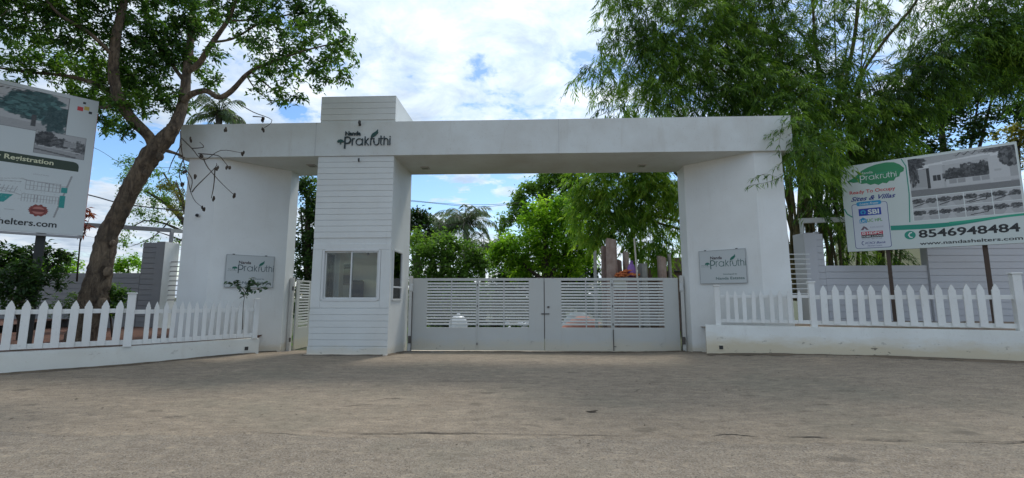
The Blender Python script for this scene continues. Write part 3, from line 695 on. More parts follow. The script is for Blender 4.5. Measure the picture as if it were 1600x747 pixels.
bed('planting_bed', SOILR, [(-40, 5.9), (-13.5, 5.9)], 13.05, .38, .84)

# ------------------------------------------------------------------ boundary walls
def boundary(label, mat, front_y, top_low, top_high, xlow, xhigh, pier, zbot, pitch):
    w = thing('boundary_wall', ((xlow[0]+xlow[1])/2, front_y, 0), label, 'wall')
    MB().box(xlow[0], xlow[1], front_y+.02, front_y+.18, zbot, top_low-.02).put('masonry', mat, w)
    MB().box(min(xhigh), max(xhigh), front_y+.021, front_y+.179, zbot, top_high-.01).put('masonry', mat, w)
    z = top_low
    while z > zbot:
        MB().bbox(xlow[0], xlow[1]-.004, front_y-.004, front_y+.022, z-pitch+.006, z-.006, .004).put('plank', mat, w); z -= pitch
    z = top_high
    while z > zbot:
        MB().bbox(min(xhigh)+.004, max(xhigh)-.004, front_y-.004, front_y+.022, z-pitch+.006, z-.006, .004).put('plank', mat, w); z -= pitch
    MB().bbox(pier[0], pier[1], front_y-.04, front_y+.53, zbot, top_high+.02, .008).put('pier', mat, w)
    return w
bl = boundary('shade darkened grey plank faced boundary wall behind the large left tree', GREYW_SHADE, 13.0, 2.22, 3.13, (-17.5, -11.56), (-11.56, -11.12), (-11.12, -10.86), .2, .157)
br = boundary('pale plank faced boundary wall behind the right picket fence', GREYR, 13.8, 2.44, 3.40, (8.82, 11.75), (8.60, 8.82), (8.24, 8.60), .4, .195)
MB().box(11.75, 20, 13.77, 13.98, .4, 3.5).put('masonry', GREYR, br)
z = 3.5
while z > .6: MB().bbox(11.76, 14.9, 13.745, 13.772, z-.189, z-.006, .004).put('plank', GREYR, br); z -= .195
# rung grilles closing the gap between pier and pillar
for lb, x0, x1, y, z0, z1, n in (('row of short bars between the left pier and left pillar', -10.86, -8.9, 13.25, 1.42, 2.56, 9), ('row of short bars between the right pier and right pillar', 6.3, 8.26, 13.6, 1.6, 2.76, 9)):
    g = thing('bar_grille', ((x0+x1)/2, y, z0), lb, 'grille')
    for i in range(n):
        zz = (z1-z0)*i/(n-1); MB().bbox(x0-(x0+x1)/2, x1-(x0+x1)/2, -.015, .015, zz-.014, zz+.014, .003).put('bar', STEEL if x0 < 0 else FENCE, g, local=True)
    MB().box(-.02, .02, .017, .03, -.1, z1-z0+.08).put('upright', STEEL, g, local=True)
MB().box(-10.859, -10.853, 12.97, 13.52, .3, 3.14).put('lit_side_face', WALL, bl)  # lighter sheet: daylight on the pier's side face put into its colour
gb = thing('overhead_bar', (-12, 12.9, 3.5), 'grey steel beam running over the left boundary wall behind the trunk', 'steel bar')
def boxbeam(p, q, w, h):
    p, q = Vector(p), Vector(q); v = (q-p).normalized(); s_ = v.cross(Vector((0, 0, 1))).normalized()*w/2; u = Vector((0, 0, h/2))
    return MB().add([p-s_-u, p+s_-u, p+s_+u, p-s_+u, q-s_-u, q+s_-u, q+s_+u, q-s_+u], [(0,1,2,3),(7,6,5,4),(0,4,5,1),(1,5,6,2),(2,6,7,3),(3,7,4,0)])
boxbeam((-15.2, 10.6, 3.56), (-11.1, 13.45, 3.56), .10, .12).put('bar', STEEL, gb)
boxbeam((-11.1, 13.46, 3.55), (-10.55, 13.9, 3.56), .09, .11).put('end_bar', GATE, gb)
MB().bbox(-11.1, -11.02, 13.38, 13.46, 3.1, 3.5, .004).put('prop', STEEL, gb)
gb = thing('standpipe', (-10.6, 13.75, 3.0), 'short white upright pipe on top of the left pier', 'pipe')
MB().tube([(0, 0, -1.5), (0, 0, .85)], .075, 12).put('pipe', GATE, gb, local=True, smooth=True)
MB().tube([(-.22, .05, .0), (-.20, .05, .7)], .05, 10).put('side_pipe', GATE, gb, local=True, smooth=True)
gb = thing('overhead_bar', (9.5, 14.1, 3.8), 'pale steel beam above the right boundary wall left of the billboard', 'steel bar')
boxbeam((8.35, 14.1, 3.84), (12.5, 14.1, 3.94), .10, .15).put('bar', GATE, gb)
MB().bbox(8.36, 8.44, 14.05, 14.13, 2.5, 3.77, .004).put('prop', GATE, gb)
cp = thing('broken_glass_lump', (8.7, 13.9, 3.42), 'small pale lump left on top of the right pier wall', 'rubble')
MB().ball((0, 0, .02), (.10, .06, .04), 7, 4).put('lump', GREYR, cp, local=True)
cp.name = 'mortar_lump'

# ------------------------------------------------------------------ pillar name boards
def name_board(loc, rz, label, ink):
    b = thing('name_board', loc, label, 'sign', 'name boards on the pillars', rz)
    MB().bbox(0, 1.16, -.05, -.012, 0, .865, .005).put('panel', SIGNW, b, local=True)
    for a in ((0, .012, 0, .865), (1.148, 1.16, 0, .865), (.012, 1.148, 0, .012), (.012, 1.148, .853, .865)):
        MB().box(a[0], a[1], -.054, -.05, a[2], a[3]).put('edge_trim', flat('sign_trim', (.30, .31, .32), .5), b, local=True)
    MB().box(.05, .12, -.012, .0, .1, .8).box(1.0, 1.07, -.012, .0, .1, .8).put('bracket', DARKM, b, local=True)
    for x_ in (.14, .92): MB().bbox(x_, x_+.05, -.045, -.02, .865, .885, .003).put('clip', DARKM, b, local=True)
    logo(b, .295, .435, .142, .001, -.0505, ink, GREEN, flat('nanda_maroon', (.035, .015, .02), .5), True, True)
    MB().plate([(.275+.0, .38), (.315, .38), (.315, .58), (.275, .58)], -.0525, -.0505)
    text_on('Nanda', 'small_text', ink, b, .06, .20, .47, .022, -.0505, ext=.001)
    text_on('SHELTERS', 'small_text', ink, b, .05, .26, .435, .014, -.0505, ext=.001)
    text_on('Developed by', 'small_text', ink, b, .60, .93, .222, .032, -.0505, ext=.001, off=.01)
    text_on('Nanda Estates', 'sign_text', ink, b, .41, 1.10, .10, .066, -.0505, ext=.001, off=.008)
    return b
inkd = flat('sign_ink', (.02, .05, .06), .5); inkg = flat('sign_ink_green', (.015, .09, .075), .5)
aL = math.atan2(12.55-11.27, -6.92+8.22); aR = math.atan2(-(12.45-11.27), 5.68-4.33)
name_board((-8.22+.36*math.cos(aL), 11.27+.36*math.sin(aL), 1.755), aL, 'white name board on the left pillar, half hidden by a leafy sapling', inkd)
name_board((4.33+.31*math.cos(aR), 12.45+.31*math.sin(aR), 1.85), aR, 'white name board on the right pillar above the picket fence', inkg)

# ------------------------------------------------------------------ painted prints (flat pictures stored as colours on a fine grid)
class Raster:
    def __init__(s, nx, ny, bg, seed=0):
        s.nx, s.ny = nx, ny; s.a = np.ones((ny, nx, 3))*np.array(bg if not isinstance(bg, float) else (bg,)*3)
        s.U, s.V = np.meshgrid((np.arange(nx)+.5)/nx, (np.arange(ny)+.5)/ny); s.r = np.random.default_rng(seed)
    def c(s, v): return np.array((v,)*3 if isinstance(v, float) else v)
    def rect(s, u0, u1, v0, v1, v, k=1.):
        m = (s.U >= u0) & (s.U < u1) & (s.V >= v0) & (s.V < v1); s.a[m] = s.a[m]*(1-k)+s.c(v)*k
    def poly(s, pts, v, k=1.):
        m = np.zeros(s.U.shape, bool); n = len(pts)
        for i in range(n):
            (x0, y0), (x1, y1) = pts[i], pts[(i+1) % n]
            if y0 == y1: continue
            cnd = ((y0 > s.V) != (y1 > s.V)) & (s.U < (x1-x0)*(s.V-y0)/(y1-y0)+x0); m ^= cnd
        s.a[m] = s.a[m]*(1-k)+s.c(v)*k
    def ell(s, u, v, ru, rv, c, k=1.):
        m = ((s.U-u)/ru)**2+((s.V-v)/rv)**2 < 1; s.a[m] = s.a[m]*(1-k)+s.c(c)*k
    def foliage(s, u, v, ru, rv, dark, light, n=60, q=.16):
        s.ell(u, v, ru*.8, rv*.8, dark, .8)
        for i in range(int(n*1.8)):
            a = s.r.uniform(0, 6.28); r = s.r.uniform(0, 1)**.6
            s.ell(u+ru*r*math.cos(a), v+rv*r*math.sin(a), ru*q*s.r.uniform(.5, 1.3), rv*q*s.r.uniform(.5, 1.3), tuple(np.array(s.c(dark))+(np.array(s.c(light))-np.array(s.c(dark)))*s.r.uniform(0, 1)**2), .85)
    def line(s, p, q, w, v, k=1.):
        d = np.array(q)-np.array(p); L_ = np.hypot(*d)+1e-9; t = np.clip(((s.U-p[0])*d[0]+(s.V-p[1])*d[1])/L_**2, 0, 1)
        m = np.hypot(s.U-p[0]-t*d[0], s.V-p[1]-t*d[1]) < w; s.a[m] = s.a[m]*(1-k)+s.c(v)*k
    def put(s, name, mat, parent, x0, x1, z0, z1, y):
        X, Z = np.meshgrid(np.linspace(x0, x1, s.nx), np.linspace(z0, z1, s.ny)); n = s.nx*s.ny
        co = np.stack([X.ravel(), np.full(n, y), Z.ravel()], 1)
        i = np.arange((s.nx-1)*(s.ny-1)); r, c = i//(s.nx-1), i % (s.nx-1); b = r*s.nx+c
        F = np.stack([b, b+1, b+1+s.nx, b+s.nx], 1)
        me = bpy.data.meshes.new(name); me.from_pydata(co.tolist(), [], F.tolist())
        ca = me.color_attributes.new('print', 'FLOAT_COLOR', 'POINT'); g = s.r.normal(0, .012, (n, 1))
        ca.data.foreach_set('color', np.clip(np.concatenate([s.a.reshape(-1, 3)+g, np.ones((n, 1))], 1), 0, 1).astype(np.float32).ravel())
        return put(name, me, mat, parent, local=True)
PRINT, nt, b = new_mat('printed_picture'); a_ = nt.nodes.new('ShaderNodeVertexColor'); a_.layer_name = 'print'
nt.links.new(a_.outputs[0], b.inputs['Base Color']); b.inputs['Roughness'].default_value = .45

# ------------------------------------------------------------------ right billboard
RW, RH = 3.545, 2.52
B = thing('billboard', (9.23, 13.38, 2.80), 'pale green billboard with phone number and photo collage, right of the arch', 'billboard', rz=math.radians(-37.4))
MB().bbox(0, RW, -.015, .03, 0, RH, .004).put('panel', BANNER, B, local=True)
fm = MB()
for a in ((0, RW, 0, .05), (0, RW, RH-.05, RH), (0, .05, .05, RH-.05), (RW-.05, RW, .05, RH-.05), (1.7, 1.75, .05, RH-.05)): fm.box(a[0], a[1], .03, .08, a[2], a[3])
fm.put('back_frame', RUST, B, local=True)
for x_ in (.89, 2.78): MB().bbox(x_-.045, x_+.045, .085, .165, -2.35, 2.2, .006).put('post', RUST, B, local=True)
Y_ = -.0155
teal = P_('teal', (.015, .27, .19)); teal2 = P_('teal_light', (.03, .36, .22)); leafg = P_('leaf_green', (.03, .25, .10)); navy = P_('navy', (.02, .035, .22)); red = P_('red', (.55, .045, .05)); wht = P_('white', (.70, .74, .72)); cyan = P_('cyan', (.03, .30, .55)); sbi = P_('bank_blue', (.015, .05, .36)); hred = P_('loan_red', (.55, .02, .06)); lich = P_('lime', (.12, .34, .08)); grey = P_('grey', (.25, .24, .26)); lil = P_('panel_white', (.62, .65, .70)); orng = P_('orange', (.6, .25, .03))
# broad leaf with serrated lower edge
up_ = [(.14, 2.06), (.32, 2.16), (.50, 2.33), (.64, 2.40), (.82, 2.45), (1.05, 2.47), (1.22, 2.44), (1.33, 2.36), (1.42, 2.24)]
lo_ = [(1.40, 2.15), (1.33, 2.12), (1.30, 2.02), (1.22, 2.00), (1.18, 1.92), (1.08, 1.93), (1.02, 1.87), (.93, 1.90), (.84, 1.85), (.76, 1.90), (.66, 1.88), (.58, 1.94), (.46, 1.94), (.40, 2.0), (.28, 2.0)]
MB().plate(up_+lo_, Y_-.001, Y_).put('leaf_print', leafg, B, local=True)
MB().plate([(.2, 2.07), (.8, 2.18), (1.4, 2.24), (.8, 2.165)], Y_-.0016, Y_-.001).put('leaf_vein', teal2, B, local=True)
logo_w = 5.96
for nme, strokes in LOGO:
    mb = MB()
    for i, (pts, w) in enumerate(strokes): ribbon(mb, [(.45+a*.132, 2.03+b*.125) for a, b in pts], w*.11, .001+.0003*i, Y_-.002)
    mb.put('logo_letter', wht, B, local=True)
text_on('Nanda', 'printed_text', wht, B, .45, .74, 2.215, .07, Y_-.002)
text_on('Ready To Occupy', 'printed_text', red, B, .17, 1.19, 1.665, .095, Y_, off=.018)
text_on('Sites & Villas', 'printed_text', navy, B, .18, 1.18, 1.455, .125, Y_, off=.022, shear=.45)
def rrect(x0, x1, z0, z1, r, n=5):
    o = []
    for cx, cz, a in ((x1-r, z1-r, 0), (x0+r, z1-r, 90), (x0+r, z0+r, 180), (x1-r, z0+r, 270)):
        o += [(cx+r*math.cos(math.radians(a+90*i/n)), cz+r*math.sin(math.radians(a+90*i/n))) for i in range(n+1)]
    return o
MB().plate(rrect(.185, .985, .075, 1.365, .06), Y_-.0008, Y_).put('panel_border', navy, B, local=True)
MB().plate(rrect(.197, .973, .087, 1.353, .052), Y_-.0016, Y_-.0008).put('panel_fill', lil, B, local=True)
MB().plate(rrect(.30, .86, 1.30, 1.42, .05), Y_-.0026, Y_-.0016).put('heading_band', cyan, B, local=True)
text_on('Loans From', 'printed_text', wht, B, .37, .79, 1.325, .062, Y_-.0026, off=.012, shear=.3)
MB().box(.335, .835, Y_-.0024, Y_-.0016, 1.01, 1.215).put('logo_panel', sbi, B, local=True)
mb = MB(); ribbon(mb, [(.435+a, 1.112+b_) for a, b_ in arc(0, 0, .045, .045, -75, 255)], .035, .0008, Y_-.0024); mb.put('logo_ring', cyan, B, local=True)
text_on('SBI', 'printed_text', wht, B, .54, .79, 1.045, .13, Y_-.0024, off=.03)
MB().plate([(.335, .80), (.50, .80), (.50, .90), (.4175, .965), (.335, .90)], Y_-.0024, Y_-.0016).put('logo_house', cyan, B, local=True)
text_on('LIC', 'printed_text', wht, B, .35, .485, .82, .07, Y_-.0024, off=.02)
text_on('LIC HFL', 'printed_text', lich, B, .51, .84, .825, .085, Y_-.0016, off=.02)
MB().plate([(.34, .60), (.42, .72), (.45, .68), (.40, .60)], Y_-.0022, Y_-.0016).plate([(.43, .66), (.47, .60), (.52, .60), (.46, .69)], Y_-.0022, Y_-.0016).put('logo_mark', P_('plum', (.16, .10, .13)), B, local=True)
text_on('AXIS BANK', 'printed_text', P_('lilac', (.36, .36, .44)), B, .55, .86, .64, .05, Y_-.0016)
MB().box(.345, .825, Y_-.0024, Y_-.0016, .455, .55).put('logo_panel', hred, B, local=True)
MB().box(.345, .825, Y_-.0024, Y_-.0016, .375, .452).put('logo_panel', BLACKP, B, local=True)
text_on('HDFC', 'printed_text', wht, B, .47, .80, .470, .066, Y_-.0024, off=.03)
MB().box(.37, .44, Y_-.0032, Y_-.0024, .47, .535).put('logo_square', wht, B, local=True); MB().box(.39, .42, Y_-.004, Y_-.0032, .488, .518).put('logo_square', hred, B, local=True)
text_on('HOME LOANS', 'printed_text', wht, B, .36, .81, .392, .042, Y_-.0024, off=.01)
text_on('With you, right through', 'printed_text', BLACKP, B, .345, .80, .335, .024, Y_-.0016)
mb = MB(); ribbon(mb, [(.37+a, .225+b_) for a, b_ in arc(0, 0, .03, .05, 60, 300)], .016, .0006, Y_-.0016); mb.put('logo_ring', navy, B, local=True)
text_on('ICICI Bank', 'printed_text', navy, B, .41, .87, .195, .06, Y_-.0016, off=.01, shear=.3)
text_on('Home Loans', 'printed_text', navy, B, .46, .78, .125, .04, Y_-.0016, shear=.3)
text_on('8546948484', 'printed_text', BLACKP, B, 1.56, 3.40, .285, .20, Y_, off=.024, tilt=.004)
text_on('www.nandashelters.com', 'printed_text', BLACKP, B, 1.56, 3.42, .085, .085, Y_, off=.016)
n_ = 26; sw_u = [(1.0+(RW-1.0)*i/n_, .665-.02*math.sin(i/n_*PI*1.0)*1.6+.05*sm((i/n_-.35)/.6)) for i in range(n_+1)]
sw_l = [(x, z-(.105*(1-sm((i/n_-.2)/.9))+.025)) for i, (x, z) in enumerate(sw_u)]
MB().add([(x, Y_-.001, z) for x, z in sw_u]+[(x, Y_-.001, z) for x, z in sw_l], [(n_+1+i, n_+2+i, i+1, i) for i in range(n_)]).put('swoosh', teal, B, local=True)
MB().add([(x, Y_-.0014, z+.01) for x, z in sw_u[12:]]+[(x, Y_-.0014, z-.045) for x, z in sw_u[12:]], [(n_-11+i, n_-10+i, i+1, i) for i in range(n_-12)]).put('swoosh', teal2, B, local=True)
mb = MB(); ribbon(mb, [(1.38, 2.50), (1.46, 2.28), (1.462, 1.5), (1.41, .72)], .022, .0012, Y_); mb.put('stem_line', teal, B, local=True)
mb = MB(); ribbon(mb, [(.01, 1.26), (.07, 1.10), (.18, 1.0)], .03, .0004, Y_); mb.put('stem_line', teal, B, local=True)
MB().plate([(1.385+.115*math.cos(i*PI/12), .37+.115*math.sin(i*PI/12)) for i in range(24)], Y_-.001, Y_).put('phone_disc', teal, B, local=True)
mb = MB(); ribbon(mb, [(1.43, .44), (1.385, .425), (1.355, .37), (1.385, .315), (1.43, .30)], .028, .0008, Y_-.001); mb.put('phone_icon', wht, B, local=True)
# collage
r = Raster(200, 104, .40, 3)
r.a *= (1+.12*(1-r.V))[..., None]
r.rect(0, 1, 0, .17, .20); r.poly([(0, .17), (.2, .17), (.15, .25), (0, .28)], .42); r.rect(.2, 1, .15, .17, .45)
r.poly([(.02, .25), (.17, .22), (.17, .74), (.02, .70)], .36); r.poly([(.07, .68), (.90, .80), (.90, .92), (.07, .78)], .66); r.line((.07, .68), (.90, .80), .006, .2)
r.rect(.175, .205, .18, .70, .04); r.rect(.205, .335, .17, .76, .50); r.rect(.235, .31, .36, .50, .04); r.rect(.27, .275, .36, .5, .4); r.rect(.325, .345, .38, .52, .15)
r.rect(.36, .755, .34, .74, .45); r.foliage(.42, .45, .08, .18, .02, .14, 70); r.foliage(.57, .48, .12, .22, .03, .16, 110); r.foliage(.69, .5, .08, .22, .02, .12, 80)
r.poly([(.34, .72), (.78, .76), (.78, .84), (.34, .80)], .52); r.rect(.355, .76, .17, .36, .52)
for a in (.385, .465, .60, .68): r.rect(a, a+.07, .24, .35, .32)
r.rect(.755, .93, .15, .80, .54); r.rect(.80, .86, .42, .47, .42); r.rect(.93, 1, .15, .6, .38); r.rect(.78, 1, .18, .26, .5)
r.foliage(.04, .86, .14, .16, .02, .12, 90); r.foliage(.95, .80, .10, .28, .03, .2, 120); r.foliage(.82, .95, .12, .09, .05, .3, 60, .1); r.foliage(.05, .55, .05, .3, .02, .2, 40)
for i in range(16): u = .46+.24*i/16; r.line((u, .94-.03*math.sin(i*1.3)), (u+.016, .96-.03*math.sin(i*1.3+1)), .006, .12)
r.put('printed_photo', PRINT, B, 1.505, 3.505, 1.40, 2.455, Y_-.0012)
mb = MB().box(1.49, 3.52, Y_-.0008, Y_, .735, 2.47).put('photo_mat', wht, B, local=True)
for i in range(4):
    for j in range(2):
        r = Raster(46, 32, .5, 20+i*2+j); r.rect(0, 1, 0, r.r.uniform(.3, .5), .40)
        r.foliage(.25, .62, .28, .2, .02, .2, 40, .2); r.foliage(.8, .6, .24, .2, .04, .22, 40, .2)
        if j: r.line((.1, .2), (.7, .5), .04, .08); 
        r.poly([(.3, 0), (.7, 0), (.55, .42), (.48, .42)], .52, .7)
        if i == 2: r.line((.2, .15), (.8, .3), .03, .04); r.line((.8, .3), (.85, .7), .02, .04)
        r.put('printed_photo', PRINT, B, 1.505+i*.5025, 1.505+i*.5025+.488, .75+j*.322, .75+j*.322+.31, Y_-.0012)

# ------------------------------------------------------------------ left billboard
B = thing('billboard', (-13.84, 6.5, 2.93), 'grey white billboard with registration banner and site plan, left of the tree', 'billboard', rz=math.radians(47.2))
BANL = painted('billboard_vinyl_left', (.56, .60, .60), amt=.2, rough=.4, streak=False, bstr=.08)
LW, LH = 4.93, 3.31
MB().bbox(0, LW, -.015, .05, 0, LH, .004).put('panel', BANL, B, local=True)
MB().box(LW, LW+.006, -.01, .05, .2, LH-.3).put('edge_strip', P_('edge_red', (.5, .05, .04)), B, local=True)
fm = MB()
for a in ((0, LW, .01, .08), (0, LW, LH-.08, LH-.01), (.01, .08, .08, LH-.08), (LW-.08, LW-.01, .08, LH-.08)): fm.box(a[0], a[1], .05, .11, a[2], a[3])
fm.box(.0, LW, .0, .1, -.06, -.01); fm.put('back_frame', STEEL, B, local=True)
for x_ in (1.0, 4.25): MB().bbox(x_-.08, x_+.08, .115, .24, -2.6, 2.4, .006).put('post', flat('black_steel', (.025, .027, .025), .6), B, local=True)
r = Raster(150, 70, .46, 5)
r.poly([(0, .04), (1, .0), (1, .2), (0, .3)], .34); r.poly([(0, .3), (.8, .2), (.8, .78), (0, .92)], .44); r.line((0, .92), (.75, .72), .008, .25); r.line((0, .55), (.5, .42), .008, .3); r.rect(.40, .52, .38, .55, .10)
tg, tl = (.012, .045, .045), (.10, .22, .21)
r.foliage(.82, .62, .17, .36, tg, tl, 160, .14); r.foliage(.74, .55, .14, .2, tg, tl, 110, .14); r.foliage(.93, .35, .07, .3, tg, (.05, .1, .1), 60, .2); r.rect(.80, .83, .12, .4, .06)
r.line((0, 0), (0, 1), .006, .1); r.line((0, 0), (1, 0), .008, .1); r.line((1, 0), (1, 1), .006, .05); r.line((0, 1), (1, 1), .008, .1)
for i in range(9): r.line((.50+.03*i, .9), (.515+.03*i, .94), .006, .08)
r.put('printed_photo', PRINT, B, 1.55, 4.43, 2.30, 3.225, Y_-.001)
r = Raster(72, 46, .40, 6); r.rect(0, 1, 0, .35, .30); r.foliage(.2, .65, .22, .3, .02, .12, 90, .2); r.foliage(.5, .6, .2, .2, .03, .18, 60, .2); r.foliage(.85, .5, .16, .3, .05, .25, 60, .15)
r.rect(.55, .8, .45, .7, .42, .6); r.line((0, .2), (.8, .05), .03, .12); r.line((.1, .35), (.9, .25), .02, .45)
r.rect(0, 1, 0, .03, .08); r.rect(0, .015, 0, 1, .08); r.rect(.985, 1, 0, 1, .08); r.rect(0, 1, .97, 1, .1)
r.put('printed_photo', PRINT, B, 3.955, 4.79, 1.80, 2.335, Y_-.002)
for x_, z_, s_, c in ((4.62, 3.03, .10, red), (4.73, 3.07, .09, P_('yellow', (.55, .42, .08))), (4.80, 2.98, .06, BLACKP), (4.68, 3.19, .05, BLACKP)):
    MB().box(x_-s_/2, x_+s_/2, Y_-.001, Y_, z_-s_/2, z_+s_/2).put('colour_square', c, B, local=True)
MB().plate([(1.0, 1.50), (4.72, 1.50), (4.72, 1.62)]+[(4.62+.10*math.cos(math.radians(a)), 1.62+.10*math.sin(math.radians(a))) for a in (0, 30, 60, 90)]+[(1.0, 1.74)], Y_-.001, Y_).put('heading_band', P_('dark_olive', (.025, .045, .025)), B, local=True)
text_on('Open For Registration', 'printed_text', P_('cream', (.62, .62, .42)), B, 2.86, 4.30, 1.575, .105, Y_-.001, off=.02)
text_on('www.nandashelters.com', 'printed_text', BLACKP, B, 2.60, 4.48, .145, .135, Y_, off=.02)
text_on('LAYOUT PLAN', 'printed_text', grey, B, 4.01, 4.25, 1.30, .025, Y_)
r = Raster(220, 110, (.555, .595, .595), 9); L0 = .30
def lot(u0, u1, v0, v1, n, m, sk=0.):
    for i in range(n+1): u = u0+(u1-u0)*i/n; r.line((u, v0), (u+sk, v1), .0028, L0)
    for j in range(m+1): v = v0+(v1-v0)*j/m; r.line((u0, v), (u1, v), .004, L0)
lot(.62, .90, .30, .46, 12, 2); lot(.64, .90, .56, .74, 9, 2); lot(.05, .30, .40, .56, 9, 2, .03); lot(.32, .56, .46, .60, 8, 2, .02)
for p, q, w in (((0, .62), (.6, .70), .006), ((.6, .76), (.95, .70), .006), ((.3, .62), (.62, .42), .005), ((.98, .95), (.88, .02), .008), ((.0, .8), (.4, .70), .004), ((.4, .7), (.62, .78), .004), ((0, .15), (.6, .1), .003)): r.line(p, q, w, L0)
tq = (.02, .26, .24); r.rect(.905, .95, .24, .50, tq); r.rect(.91, .96, .56, .68, tq); r.poly([(.41, .22), (.50, .25), (.56, .42), (.47, .42)], tq)
for _ in range(150): u, v = r.r.uniform(.05, .9), r.r.uniform(.3, .75); r.ell(u, v, .003, .006, .38)
r.put('printed_plan', PRINT, B, 2.6, 4.66, .36, 1.42, Y_-.0008)
MB().plate([(4.16+(.15+.012*math.cos(i*PI/2*2.0))*math.cos(i*PI/20), .50+(.13+.012*(1 if i % 4 < 2 else -1))*math.sin(i*PI/20)) for i in range(40)], Y_-.003, Y_-.001).put('seal', P_('brown_red', (.22, .045, .035)), B, local=True)
MB().plate([(4.16+.10*math.cos(i*PI/12), .50+.085*math.sin(i*PI/12)) for i in range(24)], Y_-.004, Y_-.003).put('seal_centre', P_('seal_rose', (.42, .16, .13)), B, local=True)
MB().box(4.05, 4.27, Y_-.005, Y_-.004, .47, .53).put('seal_band', P_('brown_deep', (.16, .03, .025)), B, local=True)

# ------------------------------------------------------------------ foliage machinery
def unit(a): return a/np.maximum(np.linalg.norm(a, axis=1, keepdims=True), 1e-9)
def leaves(name, mat, parent, P, D, L_, Wd, tint, up=None, curl=.12, stuff=True):
    """one four-cornered leaf blade per row"""
    n = len(P); D = unit(D)
    if up is None: up = unit(RNG.normal(0, .45, (n, 3))+np.array([0, 0, 1.]))
    Sd = np.cross(D, up); Sd = unit(Sd); Nn = np.cross(Sd, D)
    L_ = np.broadcast_to(L_, (n,))[:, None]; Wd = np.broadcast_to(Wd, (n,))[:, None]
    m = P+D*L_*.42-Nn*L_*curl*.0
    V = np.empty((n, 4, 3)); V[:, 0] = P; V[:, 1] = m+Sd*Wd/2+Nn*Wd*.25; V[:, 2] = P+D*L_-Nn*L_*curl; V[:, 3] = m-Sd*Wd/2+Nn*Wd*.25
    me = bpy.data.meshes.new(name); me.vertices.add(4*n); me.vertices.foreach_set('co', V.astype(np.float32).ravel())
    me.loops.add(4*n); me.loops.foreach_set('vertex_index', np.arange(4*n, dtype=np.int32))
    me.polygons.add(n); me.polygons.foreach_set('loop_start', np.arange(0, 4*n, 4, dtype=np.int32)); me.polygons.foreach_set('loop_total', np.full(n, 4, np.int32))
    me.update(calc_edges=True)
    a = me.attributes.new('tint', 'FLOAT', 'POINT'); a.data.foreach_set('value', np.repeat(np.clip(tint, 0, 1), 4).astype(np.float32))
    o = put(name, me, mat, parent)
    if stuff: o['kind'] = 'stuff'
    return o
DENS = 3.1
def blob_points(blobs, dens, squash=.85):
    """blobs: (px, py, depth, radius_px) -> cluster centres in the place; dens clusters per cubic metre-ish"""
    C_, T_, O_ = [], [], []
    for bl_ in blobs:
        px, py, Y, rp_ = bl_[:4]; k = bl_[4] if len(bl_) > 4 else 1.
        c = np.array(at(px, py, Y)); r = rp_*Y/FOC
        n = max(4, int(DENS*dens*k*(r**2.1)*4)); u = unit(RNG.normal(size=(n, 3)))*(RNG.random((n, 1))**.42)
        C_.append(c+u*np.array([r, r*.95, r*squash])); T_.append(np.full(n, RNG.normal(0, .13))); O_.append(u)
    return np.concatenate(C_), np.concatenate(T_), np.concatenate(O_)
def twigs(mb, nodes, C_, r0=.014, r1=.004, k=3, maxlen=3.0, sag=.1):
    nodes = np.array(nodes); d = np.array([np.min(np.linalg.norm(nodes-c, axis=1)) for c in C_])
    buf = np.empty((len(nodes)+3*len(C_), 3)); buf[:len(nodes)] = nodes; m = len(nodes); ends = np.zeros((len(C_), 3))
    for i in np.argsort(d):
        c = C_[i]; dd = np.linalg.norm(buf[:m]-c, axis=1); j = int(np.argmin(dd)); a = buf[j].copy(); L_ = dd[j]
        ends[i] = (c-a)/max(L_, 1e-6)
        if L_ > maxlen or L_ < .04: continue
        off = RNG.normal(0, .10*L_, 3); m1 = a+(c-a)*.35+off+np.array([0, 0, sag*L_]); m2 = a+(c-a)*.7+off*.6+np.array([0, 0, sag*.7*L_])
        rr = r0*min(1.6, .5+L_); mb.tube([a, m1, m2, c], [rr, rr*.75, rr*.5, r1], k, cap=False)
        buf[m:m+3] = m1, m2, c; m += 3
    return ends
